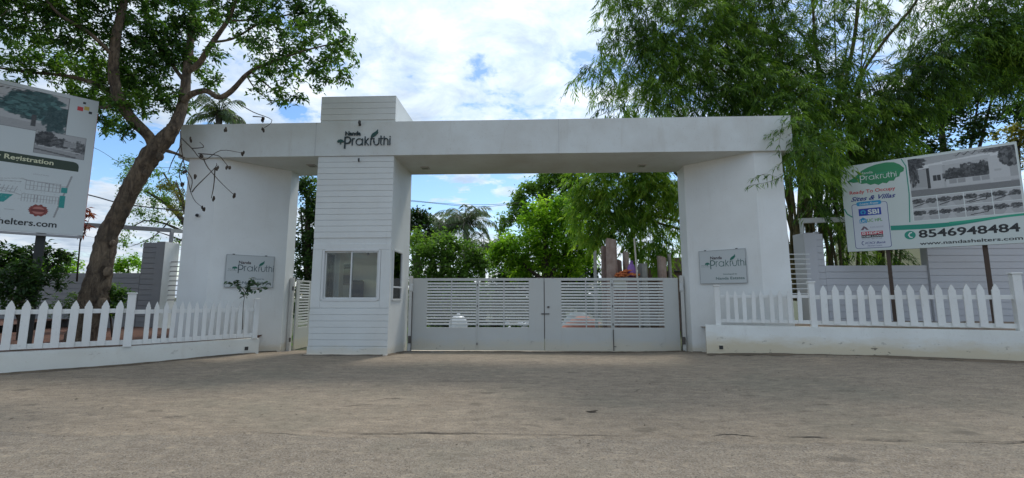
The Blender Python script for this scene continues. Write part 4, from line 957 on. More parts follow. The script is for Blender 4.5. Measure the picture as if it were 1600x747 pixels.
def broadleaf(parent, mat, barkmat, limbs, blobs, dens, per, L_, Wd, rc, lsub=4, spread=.9, dr=.25, k0=8, twr=.014, tvar=.17, twig_max=3., trunk_lump=0., tb=.5, upw=.45):
    mb = MB(); nodes = []
    for i, lb in enumerate(limbs):
        pts = smooth_pts([(*at(x, y, Y), r) for x, y, Y, r in lb], lsub)
        if i == 0 and trunk_lump: mb.tube([p.xyz for p in pts], [p.w for p in pts], 14, lump=trunk_lump)
        else: mb.tube([p.xyz for p in pts], [max(.006, p.w) for p in pts], k0, lump=.05)
        nodes += [np.array(p.xyz) for p in pts]
    C_, T_, O_ = blob_points(blobs, dens)
    E = twigs(mb, nodes, C_, r0=twr, maxlen=twig_max)
    if trunk_lump:
        for x, y, Y, r in ((157, 375, 10.4, .08), (150, 402, 10.4, .10), (176, 380, 10.4, .07), (168, 425, 10.4, .10), (176, 345, 10.4, .07), (140, 440, 10.4, .10), (226, 270, 10.42, .08), (228, 240, 10.42, .10), (205, 300, 10.42, .07), (250, 245, 10.4, .09), (130, 475, 10.45, .12), (160, 475, 10.4, .12)):
            mb.ball(at(x, y, Y), (r, r*.8, r*1.25), 9, 6)
        mb.tube([at(262, 236, 10.35), at(275, 240, 10.2), at(284, 244, 10.1)], [.05, .035, .03], 6)
    mb.put('trunk', barkmat, parent, smooth=True)
    n = len(C_); idx = np.repeat(np.arange(n), per); N_ = len(idx)
    dirs = unit(RNG.normal(size=(N_, 3))*np.array([1, 1, .6])*spread+E[idx]*.5+np.array([0, 0, -dr]))
    P = C_[idx]+unit(RNG.normal(size=(N_, 3)))*rc*RNG.random((N_, 1))-E[idx]*rc*RNG.random((N_, 1))
    t = tb+T_[idx]+RNG.normal(0, .13, n)[idx]+RNG.normal(0, tvar, N_)
    s = RNG.uniform(.65, 1.25, N_)
    up = unit(RNG.normal(0, upw, (N_, 3))+np.array([0, 0, 1.]))
    leaves('foliage', mat, parent, P, dirs, L_*s, Wd*s, t, up)
    return N_

# ------------------------------------------------------------------ the large tree, left
tr_ = thing('tree', tuple(at(150, 535, 10.5)), 'large leaning tree with open dark crown between left billboard and arch', 'tree')
limbs = [
 [(128, 548, 10.6, .43), (138, 500, 10.6, .37), (148, 459, 10.55, .335), (158, 413, 10.5, .285), (169, 367, 10.5, .245), (190, 325, 10.5, .225), (213, 280, 10.5, .235), (238, 240, 10.5, .25), (257, 220, 10.5, .21), (272, 198, 10.5, .17)],
 [(243, 238, 10.5, .17), (234, 215, 10.4, .15), (208, 188, 10.2, .15), (190, 162, 10.0, .145), (178, 120, 9.8, .13), (181, 60, 9.6, .11), (194, 0, 9.5, .09), (205, -80, 9.3, .05)],
 [(240, 225, 10.5, .11), (255, 210, 10.6, .12), (268, 200, 10.6, .10)],
 [(268, 205, 10.5, .17), (280, 182, 10.6, .155), (288, 150, 10.7, .14), (292, 112, 10.8, .12), (298, 60, 11.0, .10), (302, 0, 11.2, .08), (306, -70, 11.4, .05)],
 [(287, 158, 10.6, .09), (300, 147, 10.5, .085), (322, 142, 10.3, .08), (342, 152, 10.2, .075), (362, 142, 10.1, .07), (390, 113, 9.9, .055), (430, 95, 9.7, .04), (480, 78, 9.6, .025), (535, 65, 9.5, .012)],
 [(294, 112, 10.7, .085), (312, 98, 10.6, .085), (326, 75, 10.5, .075), (345, 48, 10.4, .065), (362, 20, 10.3, .05), (380, -40, 10.2, .03)],
 [(330, 66, 10.5, .04), (365, 60, 10.3, .03), (410, 35, 10.2, .025), (470, 20, 10.1, .018), (520, 25, 10.0, .008)],
 [(360, 32, 10.3, .03), (400, 28, 10.2, .022), (450, -10, 10.2, .01)],
 [(192, 165, 10.0, .09), (150, 132, 10.3, .07), (100, 118, 10.5, .055), (40, 112, 10.4, .045), (-40, 100, 10.2, .02)],
 [(180, 90, 9.7, .06), (140, 52, 9.2, .05), (90, 20, 8.8, .04), (50, -30, 8.4, .02)],
 [(190, 160, 10.1, .07), (160, 168, 10.4, .05), (120, 160, 10.8, .03), (90, 150, 10.9, .012)],
 [(290, 130, 10.7, .06), (262, 90, 10.9, .05), (235, 40, 11.1, .04), (225, -20, 11.3, .02)],
 [(392, 112, 9.9, .03), (420, 135, 9.8, .02), (450, 158, 9.7, .01)],
 [(385, 118, 9.9, .025), (400, 140, 9.8, .016), (425, 160, 9.7, .008)],
]
limbs = [[(x, y, Y, r*.84) for x, y, Y, r in lb] for lb in limbs]
blobs = [(20, 30, 8.6, 60), (60, 82, 10.3, 48), (5, 85, 10.0, 38, .7), (105, 50, 9.2, 48), (115, 112, 10.7, 46), (70, 10, 9, 45), (150, 15, 9.3, 55), (160, 90, 10.4, 48), (190, 135, 10.6, 44, 1.5), (155, 165, 10.9, 34, 1.4),
 (205, 165, 10.2, 36, 1.3), (170, 195, 10.9, 28), (195, 205, 10.0, 20), (215, 60, 10.2, 52), (215, 110, 10.4, 44, 1.3), (250, 20, 10.8, 52), (255, 80, 10.8, 44, 1.2), (245, 140, 10.6, 34, 1.3), (290, 50, 10.9, 42), (290, 95, 11, 36), (275, 160, 10.6, 24, 1.3),
 (318, 20, 10.7, 38), (335, 85, 10.3, 24, .8), (340, 118, 10.2, 20, .7), (330, 130, 10.3, 14), (355, 10, 10.3, 34), (372, 60, 10.2, 22, .7), (395, 22, 10.1, 36), (400, 75, 10.0, 26, .8), (415, 100, 9.8, 28, 1.0), (430, 45, 10, 34), (445, 80, 9.8, 30), (455, 115, 9.7, 28), (440, 145, 9.7, 22), (465, 150, 9.6, 14),
 (465, 15, 10.0, 38), (480, 60, 9.7, 34), (490, 100, 9.6, 30), (500, 130, 9.6, 18), (510, 30, 9.8, 34), (520, 75, 9.6, 28), (525, 110, 9.5, 22), (545, 55, 9.6, 18, .8), (550, 90, 9.5, 14, .8), (540, 125, 9.5, 14, .8), (420, 125, 9.7, 18, .8),
 (40, 120, 10.4, 26, .6), (95, 150, 10.9, 20, .6), (110, -30, 9, 60), (200, -30, 9.6, 60), (300, -30, 10.8, 60), (400, -30, 10.2, 55), (480, -25, 10, 45), (0, -30, 8.5, 60), (130, 150, 10.9, 26, .8), (405, 140, 9.8, 12, .7),
 (60, -130, 8.6, 80), (180, -130, 9, 80), (300, -130, 9.5, 80), (-90, 40, 7.6, 70), (-80, -80, 7.6, 80), (150, -260, 8, 90), (20, -260, 7.4, 90), (300, -250, 8.6, 80)]  # unseen crown overhead, added to shade the left wall and pillar
nA = broadleaf(tr_, LEAF_A, BARK, limbs, blobs, 11, 16, .13, .05, .18, trunk_lump=.10, twr=.013, tb=.45, dr=.35, lsub=7)
# dead hanging twigs with dried pods on the same tree
mb = MB(); pod = MB()
dead = [[(282, 205), (284, 235), (292, 275), (302, 310), (318, 325)], [(283, 215), (300, 232), (318, 250), (345, 235), (378, 239)], [(318, 248), (325, 262), (345, 285), (366, 305)], [(288, 245), (280, 270), (288, 300)], [(300, 232), (318, 230), (312, 222)],
        [(300, 300), (308, 290), (336, 262), (338, 255)], [(310, 240), (340, 243), (350, 252), (358, 262)], [(370, 160), (395, 175), (425, 188), (408, 203)], [(395, 182), (412, 184), (410, 192)], [(284, 225), (270, 250), (262, 272)], [(286, 260), (300, 280), (297, 300)], [(336, 262), (334, 290), (330, 310)]]
for d in dead:
    pts = [at(x, y, 9.9+.15*math.sin(x*.05)) for x, y in d]; sp_ = smooth_pts([(*p, .011*(1-i/(len(pts)))+.003) for i, p in enumerate(pts)], 4)
    mb.tube([p.xyz for p in sp_], [p.w for p in sp_], 5, lump=.1)
for x, y in ((378, 239), (366, 305), (298, 218), (315, 243), (339, 262), (332, 310), (288, 268), (305, 276), (354, 202), (410, 203), (411, 186), (357, 262), (318, 325), (285, 288)):
    c = at(x, y, 9.9+.15*math.sin(x*.05))
    for _ in range(4): pod.ball((c.x+random.uniform(-.03, .03), c.y+random.uniform(-.03, .03), c.z+random.uniform(-.04, .02)), (.024, .024, .045), 6, 4)
mb.put('dead_twigs', BARKD, tr_, smooth=True); pod.put('dried_pods', BARKD, tr_, smooth=True)['kind'] = 'stuff'

# ------------------------------------------------------------------ bamboo
def bamboo(parent, culms, blobs, dens, per, L_, Wd, spray, mat=LEAF_B, tb=.5, culm_mat=CULM):
    mb = MB(); nodes = []
    for lb in culms:
        pts = smooth_pts([(*at(x, y, Y), r) for x, y, Y, r in lb], 4)
        mb.tube([p.xyz for p in pts], [max(.005, p.w) for p in pts], 6, lump=.03); nodes += [np.array(p.xyz) for p in pts]
        for a, b_ in zip(pts[::2], pts[1::2]):
            if a.w > .02: mb.tube([a.xyz, a.xyz+(b_.xyz-a.xyz).normalized()*.03], a.w*1.22, 6)
    C_, T_, O_ = blob_points(blobs, dens, .9)
    twigs(mb, nodes, C_, r0=.009, r1=.002, maxlen=2.6, sag=.16)
    mb.put('culms', culm_mat, parent, smooth=True)
    n = len(C_); az = RNG.uniform(0, 2*PI, n); fwd = np.stack([np.cos(az), np.sin(az), RNG.uniform(-.7, .1, n)], 1)+O_*.8; fwd = unit(fwd)
    idx = np.repeat(np.arange(n), per); k = np.tile(np.arange(per), n)/per; N_ = len(idx)
    side = unit(np.cross(fwd, np.array([0, 0, 1.])))[idx]*np.where(RNG.random(N_) < .5, 1, -1)[:, None]
    P = C_[idx]+fwd[idx]*spray*k[:, None]+np.array([0, 0, -1.])*(spray*.55*k[:, None]**2)+RNG.normal(0, .035, (N_, 3))
    D = fwd[idx]*RNG.uniform(.4, 1.1, N_)[:, None]+side*RNG.uniform(.1, .9, N_)[:, None]+np.array([0, 0, -1.])*RNG.uniform(.15, .95, N_)[:, None]
    t = tb+T_[idx]+RNG.normal(0, .17, n)[idx]+RNG.normal(0, .14, N_); s = RNG.uniform(.65, 1.25, N_)
    leaves('foliage', mat, parent, P, D, L_*s, Wd*s, t, curl=.16)
    return N_
bx = thing('bamboo_clump', tuple(at(1280, 470, 15.2)), 'huge bamboo clump arching over the right end of the arch', 'bamboo')
culms = []
rr = random.Random(4)
tops = [(1205, 60), (1150, 20), (1090, 50), (1020, 40), (1000, 110), (960, 150), (1060, -40), (1180, -60), (1250, -60), (1300, -40), (1340, 30), (1390, 80), (1430, -30), (1480, 20), (1520, 60), (1330, 90), (1240, 100), (1120, 120), (1290, 60), (1370, -60), (1450, 110), (1170, 130), (1100, -60), (1275, -80)]
for i, (tx, ty) in enumerate(tops):
    bx_ = 1225+rr.uniform(0, 100); Y0 = 15+rr.uniform(-.4, 1.6); Y1 = Y0+rr.uniform(-2.2, .8)
    lean = tx-bx_
    culms.append([(bx_, 470, Y0, .045), (bx_+lean*.05, 380, Y0, .043), (bx_+lean*.22+rr.uniform(-8, 8), 260, (Y0*.8+Y1*.2), .038), (bx_+lean*.55, (260+ty)/2+10, (Y0+Y1)/2, .028), (bx_+lean*.85, ty+15, Y1, .015), (tx+lean*.12, ty+35, Y1-.2, .006)])
for i in range(26):
    bx_ = 1222+rr.uniform(0, 190); Y0 = 14.8+rr.uniform(0, 2.2); culms.append([(bx_, 470, Y0, .04), (bx_+rr.uniform(-10, 10), 360, Y0, .038), (bx_+rr.uniform(-22, 22), 220, Y0, .028), (bx_+rr.uniform(-50, 50), 110, Y0, .014)])
# prominent bare poles
culms += [[(1322, 300, 14.5, .07), (1330, 200, 14.4, .065), (1320, 140, 14.3, .06), (1335, 60, 14.2, .055), (1345, -40, 14, .05)],
          [(1330, 190, 14.4, .05), (1345, 120, 14.2, .05), (1385, 60, 14, .045), (1430, 5, 13.8, .04), (1450, -40, 13.6, .03)],
          [(1290, 250, 14.5, .045), (1280, 130, 14.3, .045), (1272, 50, 14.2, .04), (1270, -40, 14.1, .03)],
          [(1260, 180, 14.5, .04), (1225, 120, 14.3, .04), (1215, 60, 14.2, .03), (1190, -20, 14.1, .02)],
          [(1180, 160, 14.2, .025), (1100, 80, 13.6, .03), (1050, 30, 13.4, .02), (1030, -20, 13.3, .01)]]
# (px, py, depth, radius px, density factor)
bb = [(900, 122, 12.6, 14, .6), (925, 108, 12.7, 20, .6), (945, 112, 12.7, 20, .6), (930, 140, 12.7, 12, .5), (950, 55, 12.8, 22, .6), (975, 60, 12.8, 26, .6), (955, 85, 12.8, 24, .6), (940, 20, 12.8, 14, .5), (965, 10, 12.8, 22, .5), (1000, 30, 13, 40, .65), (1005, 80, 13, 40, .75), (975, 118, 13, 28, .8), (985, 160, 13.4, 24), (1015, 130, 13.2, 36, .85), (950, 165, 13.3, 16, .8), (955, 183, 13.4, 14),
 (1040, 50, 13.2, 50), (1050, 105, 13.3, 50), (1045, 160, 13.5, 36), (1095, 30, 13.5, 50), (1100, 90, 13.6, 50), (1105, 145, 13.6, 44), (1140, 10, 14, 46), (1150, 65, 13.8, 50), (1155, 120, 13.6, 50), (1150, 165, 13.4, 34), (1200, 30, 14, 46), (1205, 85, 14, 48), (1195, 140, 13.2, 46),
 (1215, 175, 12.7, 30), (1250, 50, 14, 40, .7), (1250, 110, 13.8, 40, .8), (1245, 160, 13, 44), (1250, 205, 12.6, 38), (1255, 240, 12.6, 26), (1295, 30, 14.4, 36, .5), (1300, 90, 14, 38, .6), (1295, 140, 13.4, 42), (1300, 185, 13.2, 40), (1290, 235, 13.2, 26), (1325, 235, 14.6, 30), (1340, 110, 14, 26, .45), (1345, 160, 13.4, 42), (1350, 205, 14.0, 40), (1345, 245, 14.6, 30),
 (1390, 135, 13.2, 38, .8), (1400, 175, 13.8, 40, .9), (1400, 225, 14.8, 30), (1425, 95, 13.2, 28, .7), (1450, 110, 13.2, 44), (1480, 70, 13.2, 44), (1510, 110, 13.4, 42), (1530, 55, 13.2, 42), (1570, 30, 13, 45), (1575, 85, 13.2, 40), (1490, 25, 13.4, 28, .5), (1600, 60, 13, 50), (1620, 110, 13, 50), (1440, 150, 13.6, 40), (1550, 10, 13, 40),
 (1370, 50, 14.2, 30, .35), (1400, 20, 14, 40, .35), (1350, 0, 14, 40, .4), (1440, 30, 13.8, 30, .35), (1060, -40, 13.5, 60), (1180, -40, 14, 60), (1300, -40, 14, 60, .7), (1500, -40, 13.4, 60, .7), (980, -25, 13.2, 50), (1225, 230, 12.2, 20, .8), (1220, 210, 12, 16, .7),
 (1265, 280, 13.4, 22, .7), (1290, 300, 14.6, 26, .9), (1240, 205, 11.2, 20, 1.), (1248, 235, 11.3, 20, 1.), (1262, 262, 11.6, 20, .9), (1283, 265, 12.8, 22), (1315, 262, 14.8, 28), (1235, 182, 11.4, 14, .8), (1275, 320, 13, 16, .7), (1310, 330, 14.6, 26, .9), (1290, 230, 12, 30), (1330, 280, 14.8, 34), (1380, 260, 14.6, 30), (1255, 320, 14.9, 16, .8), (1285, 360, 15.2, 20, .5), (1340, 330, 15.4, 40, .8), (1390, 320, 15.4, 34, .8), (1330, 390, 15.4, 30, .6), (1300, 410, 15.6, 22, .4), (1390, 395, 14.6, 18, .8), (1235, 270, 12.3, 9, .9)]
nB = bamboo(bx, culms, bb, 12, 30, .21, .028, .46, tb=.48)
# low hanging spray in front of the right pillar
sp = thing('bamboo_branch', tuple(at(1240, 262, 11.0)), 'thin bamboo branch hanging in front of the right pillar top', 'branch')
mb = MB(); PP, DD = [], []
for path in ([(1262, 240), (1230, 268), (1205, 283), (1170, 290)], [(1215, 277), (1195, 272), (1175, 280)], [(1255, 230), (1228, 250), (1210, 262)], [(1250, 190), (1215, 205), (1205, 225)], [(1245, 180), (1225, 190), (1215, 240)]):
    pts = smooth_pts([(*at(x, y, 10.9), .005) for x, y in path], 6); mb.tube([p.xyz for p in pts], .004, 4)
    for p in pts[3:]:
        for _ in range(3):
            PP.append(np.array(p.xyz)); DD.append(np.array([random.uniform(-1, .4), random.uniform(-.5, .5), random.uniform(-.9, -.1)]))
mb.put('stems', CULM, sp); PP, DD = np.array(PP), np.array(DD)
leaves('foliage', LEAF_B, sp, PP, DD, RNG.uniform(.13, .24, len(PP)), .026, RNG.normal(.45, .2, len(PP)), stuff=True)

# bamboo seen through the opening, with its thick yellow culms at the right
by = thing('bamboo_clump', tuple(at(1000, 470, 17)), 'feathery bamboo hanging over the rough stones behind the right gate leaf', 'bamboo')
culms2 = [[(1075, 255, 15.5, .05), (1060, 275, 15.6, .05), (1045, 250, 15.8, .05)], [(1090, 350, 15.5, .06), (1050, 343, 15.8, .055), (1010, 333, 16.2, .05), (985, 320, 16.5, .03)], [(1090, 365, 15.5, .05), (1040, 352, 16, .045), (1000, 340, 16.3, .03)],
          [(1200, 440, 15.5, .05), (1140, 320, 15.3, .05), (1080, 270, 15.3, .045), (1020, 240, 15.5, .035), (960, 245, 16, .02)], [(960, 440, 17.5, .04), (955, 350, 17.3, .04), (945, 280, 17, .03), (930, 260, 17, .02)], [(1005, 440, 18, .05), (1000, 340, 18, .045), (1010, 240, 17.8, .03)], [(990, 440, 18, .12), (988, 340, 18, .10), (985, 260, 18, .08)]]
bb2 = [(910, 285, 16.5, 26, .8), (930, 310, 16.5, 30), (950, 280, 16.5, 34), (960, 330, 16.3, 34), (935, 350, 16.6, 28), (920, 370, 16.8, 20), (990, 280, 16.3, 36), (1000, 320, 16.2, 34), (990, 355, 16.4, 24, .8), (1030, 285, 16, 36), (1040, 325, 16, 28, .7), (1055, 295, 15.8, 26, .7), (1030, 370, 16, 18, .7), (1005, 385, 16, 24), (1025, 395, 16, 22), (1055, 360, 16, 18, .7), (975, 370, 16.4, 16, .6), (1060, 385, 16, 12), (900, 330, 16.8, 22, .7), (950, 240, 16, 30), (1020, 245, 16, 30), (1070, 320, 16, 20, .6)]
bamboo(by, culms2, bb2, 13, 26, .25, .036, .45, mat=LEAF_C, tb=.6)

# ------------------------------------------------------------------ other trees
def tree(label, loc, mat, barkmat, limbs, blobs, dens, per, L_, Wd, rc, name='tree', **k):
    t_ = thing(name, tuple(loc), label, 'tree'); broadleaf(t_, mat, barkmat, limbs, blobs, dens, per, L_, Wd, rc, k0=6, lsub=2, **k); return t_
def simple_limbs(px, base, tops, Y, r):
    out = [[(px, base, Y, r), (px+2, (base*2+tops[0][1])/3, Y, r*.8), tuple([*tops[0], Y, r*.35])]]
    for t_ in tops[1:]: out.append([(px+2, (base*2+tops[0][1])/3+8, Y, r*.5), ((px+t_[0])/2, (base+t_[1])/2-10, Y, r*.3), (*t_, Y, r*.12)])
    return out
tree('bright green spreading tree behind the middle of the gate', at(850, 470, 22), LEAF_L, BARKD, simple_limbs(850, 470, [(850, 350), (800, 390), (900, 370), (870, 340)], 22, .25),
     [(800, 395, 22, 34), (835, 375, 22, 36), (870, 365, 22, 38), (905, 375, 22, 32), (850, 410, 22.5, 40, .8), (895, 410, 22.5, 38, .8), (810, 422, 22.3, 30), (780, 400, 22, 22), (925, 395, 22, 20), (850, 345, 22, 24), (885, 338, 22, 22), (825, 350, 22.4, 22), (790, 378, 22, 18), (850, 325, 22, 22), (875, 315, 22, 18), (905, 345, 22, 24), (825, 330, 22.4, 14), (770, 390, 22, 14), (765, 412, 22, 16)], 3.2, 30, .20, .10, .42, twr=.02, tb=.5)
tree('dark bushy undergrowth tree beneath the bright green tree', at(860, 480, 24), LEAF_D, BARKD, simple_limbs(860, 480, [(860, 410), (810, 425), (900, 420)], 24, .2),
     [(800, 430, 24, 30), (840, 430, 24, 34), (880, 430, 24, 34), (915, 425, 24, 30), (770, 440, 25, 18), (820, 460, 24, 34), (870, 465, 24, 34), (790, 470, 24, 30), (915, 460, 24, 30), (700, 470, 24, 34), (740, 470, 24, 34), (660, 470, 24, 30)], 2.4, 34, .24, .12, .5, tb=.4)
tree('tall grey green tree rising behind the bright green one', at(850, 470, 32), LEAF_M, BARKD, simple_limbs(850, 470, [(855, 300), (810, 310), (880, 300), (830, 290)], 32, .3),
     [(815, 305, 32, 20), (840, 290, 32, 22), (870, 285, 32, 20), (895, 295, 32, 22), (855, 315, 32, 26), (820, 330, 32, 22), (795, 340, 32, 14), (890, 325, 32, 24), (785, 360, 32, 12), (850, 345, 32, 24), (805, 320, 32, 14), (790, 385, 32, 18), (860, 270, 32, 20), (890, 262, 32, 22), (905, 280, 32, 20)], 1.7, 34, .30, .14, .6, tb=.75, twig_max=6)
tree('rounded dark green tree behind the left gate leaf', at(700, 480, 19), LEAF_M, BARKD, simple_limbs(700, 480, [(700, 400), (670, 400), (735, 405)], 19, .2),
     [(670, 400, 19, 30), (700, 390, 19, 30), (730, 400, 19, 28), (755, 415, 19, 20), (690, 425, 19, 34), (730, 430, 19, 30), (660, 430, 19, 30), (650, 375, 19.5, 22), (700, 460, 19, 34), (740, 465, 19, 28), (655, 465, 19, 30), (715, 375, 19, 18), (690, 372, 19, 18), (740, 392, 19, 16)], 4.2, 30, .17, .08, .38, tb=.45)
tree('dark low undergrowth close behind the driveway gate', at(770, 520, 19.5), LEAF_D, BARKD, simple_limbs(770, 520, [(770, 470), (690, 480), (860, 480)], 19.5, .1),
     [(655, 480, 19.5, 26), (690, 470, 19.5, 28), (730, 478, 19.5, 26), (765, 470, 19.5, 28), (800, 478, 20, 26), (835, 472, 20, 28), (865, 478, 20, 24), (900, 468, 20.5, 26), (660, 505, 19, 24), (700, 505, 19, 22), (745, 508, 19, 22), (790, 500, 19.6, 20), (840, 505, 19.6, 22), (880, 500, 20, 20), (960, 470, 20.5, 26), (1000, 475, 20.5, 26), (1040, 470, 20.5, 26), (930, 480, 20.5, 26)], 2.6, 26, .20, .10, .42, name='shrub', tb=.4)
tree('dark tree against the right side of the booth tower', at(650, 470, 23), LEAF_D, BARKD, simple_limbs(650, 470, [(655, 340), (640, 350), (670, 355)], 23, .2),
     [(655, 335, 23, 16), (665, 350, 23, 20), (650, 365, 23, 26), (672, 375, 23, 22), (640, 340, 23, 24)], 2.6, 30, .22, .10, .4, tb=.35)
tree('dark dense tree seen through the slit left of the booth', at(480, 500, 18), LEAF_D, BARKD, simple_limbs(480, 500, [(480, 300), (470, 320), (495, 340)], 18, .2),
     [(475, 290, 18, 22), (495, 300, 18, 24), (485, 335, 18, 26), (470, 370, 18, 26), (500, 375, 18, 26), (485, 410, 18, 28), (480, 445, 18, 28), (500, 460, 18, 26), (478, 480, 18, 24), (510, 330, 18, 26), (510, 420, 18, 26)], 5.2, 30, .17, .08, .36, tb=.62)
tree('light feathery tree behind the left boundary wall', at(250, 470, 19), LEAF_M, BARKD,
     [[(330, 470, 19, .2), (310, 400, 19, .16), (290, 350, 19, .12), (262, 320, 19, .08), (230, 300, 19, .05)], [(300, 370, 19, .08), (260, 350, 19, .05), (225, 345, 19, .03), (200, 360, 19, .015)], [(300, 360, 19, .08), (280, 310, 19, .05), (255, 270, 19, .03)], [(265, 345, 19, .03), (240, 370, 19, .02), (205, 385, 19, .01)], [(305, 385, 19, .05), (270, 370, 19, .03), (245, 362, 19, .015)]],
     [(195, 265, 19, 18), (215, 285, 19, 24), (235, 265, 19, 18), (200, 305, 19, 20, .8), (235, 310, 19, 24), (260, 290, 19, 24), (275, 320, 19, 22), (250, 340, 19, 20, .7), (215, 335, 19, 16, .7), (190, 325, 19, 14, .6), (280, 350, 19, 16), (205, 365, 19, 14, .4), (235, 380, 19, 12, .4), (190, 380, 19, 10, .4), (275, 375, 19, 14, .7), (290, 260, 19, 20, .8), (200, 250, 19, 8)], 3.4, 26, .13, .06, .32, tb=.62, twr=.012)
tree('yellow brown drooping foliage beside the left pillar', at(275, 420, 17.5), LEAF_Y, BARKD, [[(300, 420, 17.5, .08), (290, 330, 17.5, .06), (275, 285, 17.5, .03)]],
     [(262, 290, 17.5, 15), (278, 305, 17.5, 16), (270, 325, 17.5, 12, .7), (290, 320, 17.5, 12)], 5, 24, .22, .035, .28, tb=.45, dr=1.0)
tree('dark broadleaf tree behind and above the right billboard', at(1480, 450, 17.5), LEAF_D, BARKD, simple_limbs(1480, 450, [(1470, 180), (1430, 200), (1530, 150), (1560, 110)], 17.5, .22),
     [(1400, 215, 17, 26), (1430, 190, 17, 30), (1455, 220, 17, 26), (1470, 170, 17.4, 34), (1500, 190, 17.4, 26), (1510, 215, 17.4, 18, .8), (1500, 145, 17.4, 30), (1540, 130, 17.4, 34), (1570, 110, 17.4, 34), (1600, 130, 17.4, 26), (1560, 80, 17.4, 34), (1620, 90, 17, 34), (1420, 240, 17.4, 20), (1480, 240, 17.4, 16), (1540, 175, 17.4, 10, .6), (1535, 205, 17.4, 16), (1565, 180, 17.4, 18, .8), (1600, 175, 17.4, 22)], 5, 28, .17, .08, .36, tb=.45)
tree('olive brown tree far right behind the billboard corner', at(1590, 420, 22), LEAF_Y, BARKD, simple_limbs(1590, 420, [(1590, 220), (1620, 230)], 22, .2),
     [(1575, 205, 22, 18), (1600, 215, 22, 26), (1590, 195, 22, 14), (1620, 240, 22, 34)], 2.4, 30, .2, .09, .4, tb=.3)
# shrubs by the left board and along the left bed
tree('dark leafy shrub filling the bed under the left billboard', at(30, 520, 10.2), LEAF_D, BARKD, [[(30, 535, 10.2, .06), (35, 460, 10.2, .05), (45, 400, 10.2, .03)], [(30, 500, 10.2, .04), (70, 430, 10.3, .025), (95, 400, 10.4, .01)], [(30, 500, 10.2, .04), (5, 430, 10, .02)]],
     [(15, 402, 10.2, 30), (55, 400, 10.3, 28), (95, 400, 10.4, 18, .8), (20, 432, 9.4, 26), (55, 428, 9.4, 24), (40, 412, 9.3, 14), (95, 425, 10.4, 16, .7), (15, 465, 9.3, 28, .8), (50, 460, 9.4, 24, .8), (-30, 420, 9.8, 36), (90, 445, 10.5, 14, .5)], 22, 15, .12, .05, .16, name='shrub', tb=.42)
tree('low weedy shrub between left billboard post and tree trunk', at(110, 510, 11.6), LEAF_D, BARKD, [[(110, 520, 11.6, .02), (108, 480, 11.6, .012)]],
     [(100, 465, 11.6, 14, .6), (125, 462, 11.6, 16, .6), (90, 480, 11.6, 16, .6), (120, 485, 11.6, 16, .6), (140, 475, 11.6, 12, .5)], 24, 12, .09, .04, .12, name='shrub', tb=.7, twr=.006)
tree('green leafy shrub at the right foot of the large tree', at(178, 520, 10.9), LEAF_A, BARKD, [[(176, 530, 10.9, .025), (172, 490, 10.9, .02), (168, 465, 10.9, .01)]],
     [(160, 462, 10.8, 14), (175, 452, 10.8, 12), (190, 460, 10.9, 14), (170, 478, 10.8, 16), (200, 465, 11, 10, .8), (155, 480, 10.7, 10), (188, 482, 10.8, 12)], 34, 14, .10, .05, .12, name='shrub', tb=.55, twr=.006)
tree('red leaved twig plant at the right edge of the left billboard', at(132, 440, 11), LEAF_R, BARKD, [[(120, 440, 11, .02), (125, 380, 11, .015), (132, 330, 11, .006)], [(125, 380, 11, .01), (140, 340, 11, .004)]],
     [(130, 325, 11, 7), (140, 333, 11, 7), (126, 345, 11, 8), (134, 352, 11, 7), (128, 362, 11, 7), (118, 330, 11, 8)], 40, 8, .15, .04, .07, name='plant', tb=.6, dr=.8, twr=.005)
# low green trees far behind the left wall
for lb, px, bl_ in (('low pale green tree far behind the left wall right of the trunk', 200, [(190, 412, 32, 12), (205, 405, 32, 14), (215, 418, 32, 14), (195, 425, 32, 14), (180, 422, 32, 10)]), ('low green tree far behind the left wall left of the trunk', 105, [(95, 400, 32, 14), (110, 412, 32, 14), (125, 420, 32, 10), (80, 415, 32, 16), (100, 425, 32, 14)]),
                    ('distant green tree crown behind the slit between trunk and board', 60, [(50, 415, 34, 24), (20, 415, 34, 24)])):
    tree(lb, at(px, 455, 32), LEAF_L, BARKD, simple_limbs(px, 460, [(px, 415), (px-8, 420)], 32, .12), bl_, 1.6, 30, .26, .12, .45, tb=.35)

